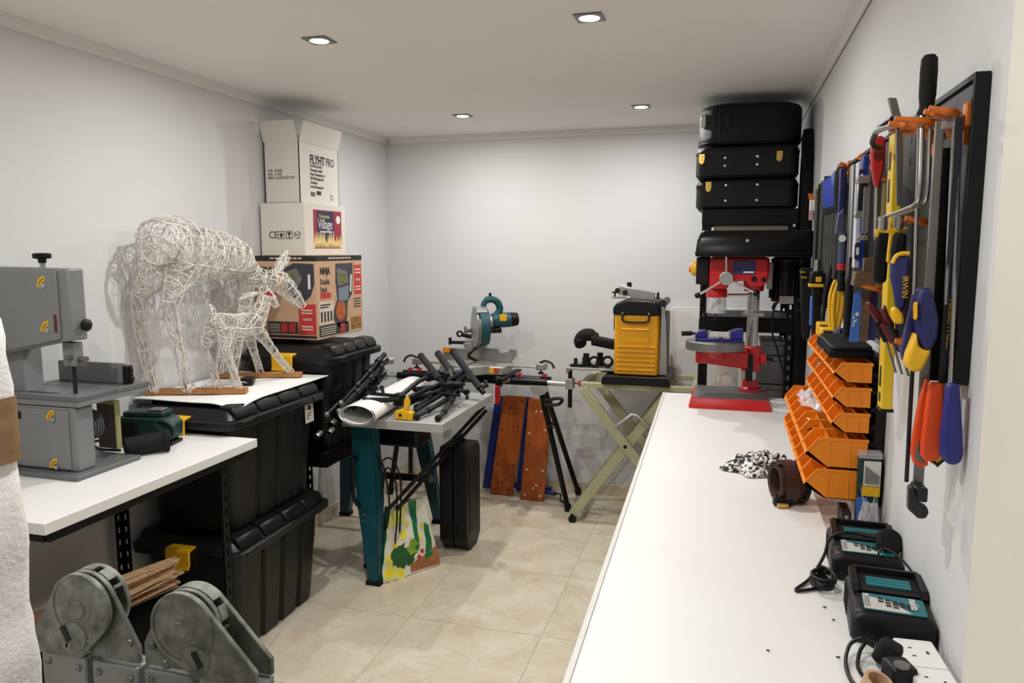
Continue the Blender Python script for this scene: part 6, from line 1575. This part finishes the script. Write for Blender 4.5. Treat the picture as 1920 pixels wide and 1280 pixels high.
MB().box(.308, .333, 3.27, 3.30, 1.74, 1.815).build('packet', wcard, t, bevel=.002)
MB().box(.306, .320, 3.262, 3.275, 1.735, 1.775).build('pink_band', mat('dusty_pink', (186, 140, 136), .6), t, bevel=.001)
for k in range(3): MB().tube([(.320-.006*k, 3.28, 1.815), (.318-.008*k, 3.28, 1.842)], .003, 6).build('hook', orangeh, t)
# lower far group
t = thing('drill_holster', 'black cordless driver with yellow band hanging at the far end of the lower row', 'drill', (.295, 2.76, 1.30))
MB().prism([(.272, 1.545), (.316, 1.548), (.318, 1.51), (.31, 1.49), (.312, 1.31), (.286, 1.305), (.280, 1.48), (.270, 1.50)], 'y', 2.745, 2.785).build('body', blk, t, bevel=.006)
MB().box(.268, .314, 2.742, 2.788, 1.492, 1.503).build('yellow_band', yel, t, bevel=.002)
MB().box(.288, .306, 2.741, 2.746, 1.51, 1.527).build('yellow_label', yel, t, bevel=.001)
MB().cyl((.292, 2.765, 1.545), (.292, 2.765, 1.585), .013, .008, 10).build('chuck', steeld, t)
MB().box(.276, .288, 2.75, 2.775, 1.36, 1.46).build('blue_clip', sblue, t, bevel=.003)
for k, (y, lab) in enumerate(((2.36, 'yellow handled pliers, nearer of the yellow pair'), (2.44, 'yellow handled pliers, farther of the yellow pair'))):
    o = thing('yellow_pliers', lab, 'pliers', (.31, y, 1.38), 0, 'yellow handled pliers')
    for s_ in (-1, 1):
        MB().tube(bez([(.312, y, 1.53), (.312+.010*s_, y, 1.50), (.311+.012*s_, y, 1.45), (.309+.005*s_, y, 1.385)], 4), [.005]*5+[.0065]*8, 8).build('grip', yel, o)
    MB().prism([(.305, 1.53), (.319, 1.53), (.315, 1.565), (.309, 1.565)], 'y', y-.005, y+.005).build('jaw', gun, o, bevel=.001)
t = thing('black_pliers', 'black long-nose pliers between the driver and the yellow pliers', 'pliers', (.31, 2.58, 1.36))
for s_ in (-1, 1): MB().tube(bez([(.312, 2.58, 1.53), (.312+.010*s_, 2.58, 1.48), (.308+.012*s_, 2.58, 1.36)], 4), .0065, 8).build('grip', blkr, t)
MB().prism([(.305, 1.53), (.319, 1.53), (.314, 1.57), (.310, 1.57)], 'y', 2.575, 2.585).build('jaw', gun, t, bevel=.001)
t = thing('holster_strap', 'black tool pouch with brass snaps at the far lower end of the board', 'pouch', (.29, 3.05, 1.28))
MB().prism([(.262, 1.55), (.318, 1.55), (.32, 1.40), (.305, 1.28), (.282, 1.28), (.27, 1.42)], 'y', 3.03, 3.07).build('pouch', fabric_b, t, bevel=.008)
MB().box(.312, .360, 3.046, 3.054, 1.535, 1.542).build('hang_pin', orangeh, t)
for x, z in ((.268, 1.535), (.274, 1.515)): MB().box(x-.008, x+.012, 3.024, 3.031, z-.004, z+.004).build('snap', brass, t, bevel=.001)

# the tools of the near end hang just clear of the end frame
for o in [q for q in bpy.data.objects if q.parent is None and q.name.split('.')[0] in ('hand_saw', 'hacksaw', 'yellow_file', 'quick_clamp', 'rod_tool', 'long_rod')]:
    k_ = o.name.split('.')[0]
    o.location += V((.014 if k_ == 'hacksaw' else .021, .082, {'rod_tool': .014, 'quick_clamp': -.022, 'long_rod': 0}.get(k_, -.018)))
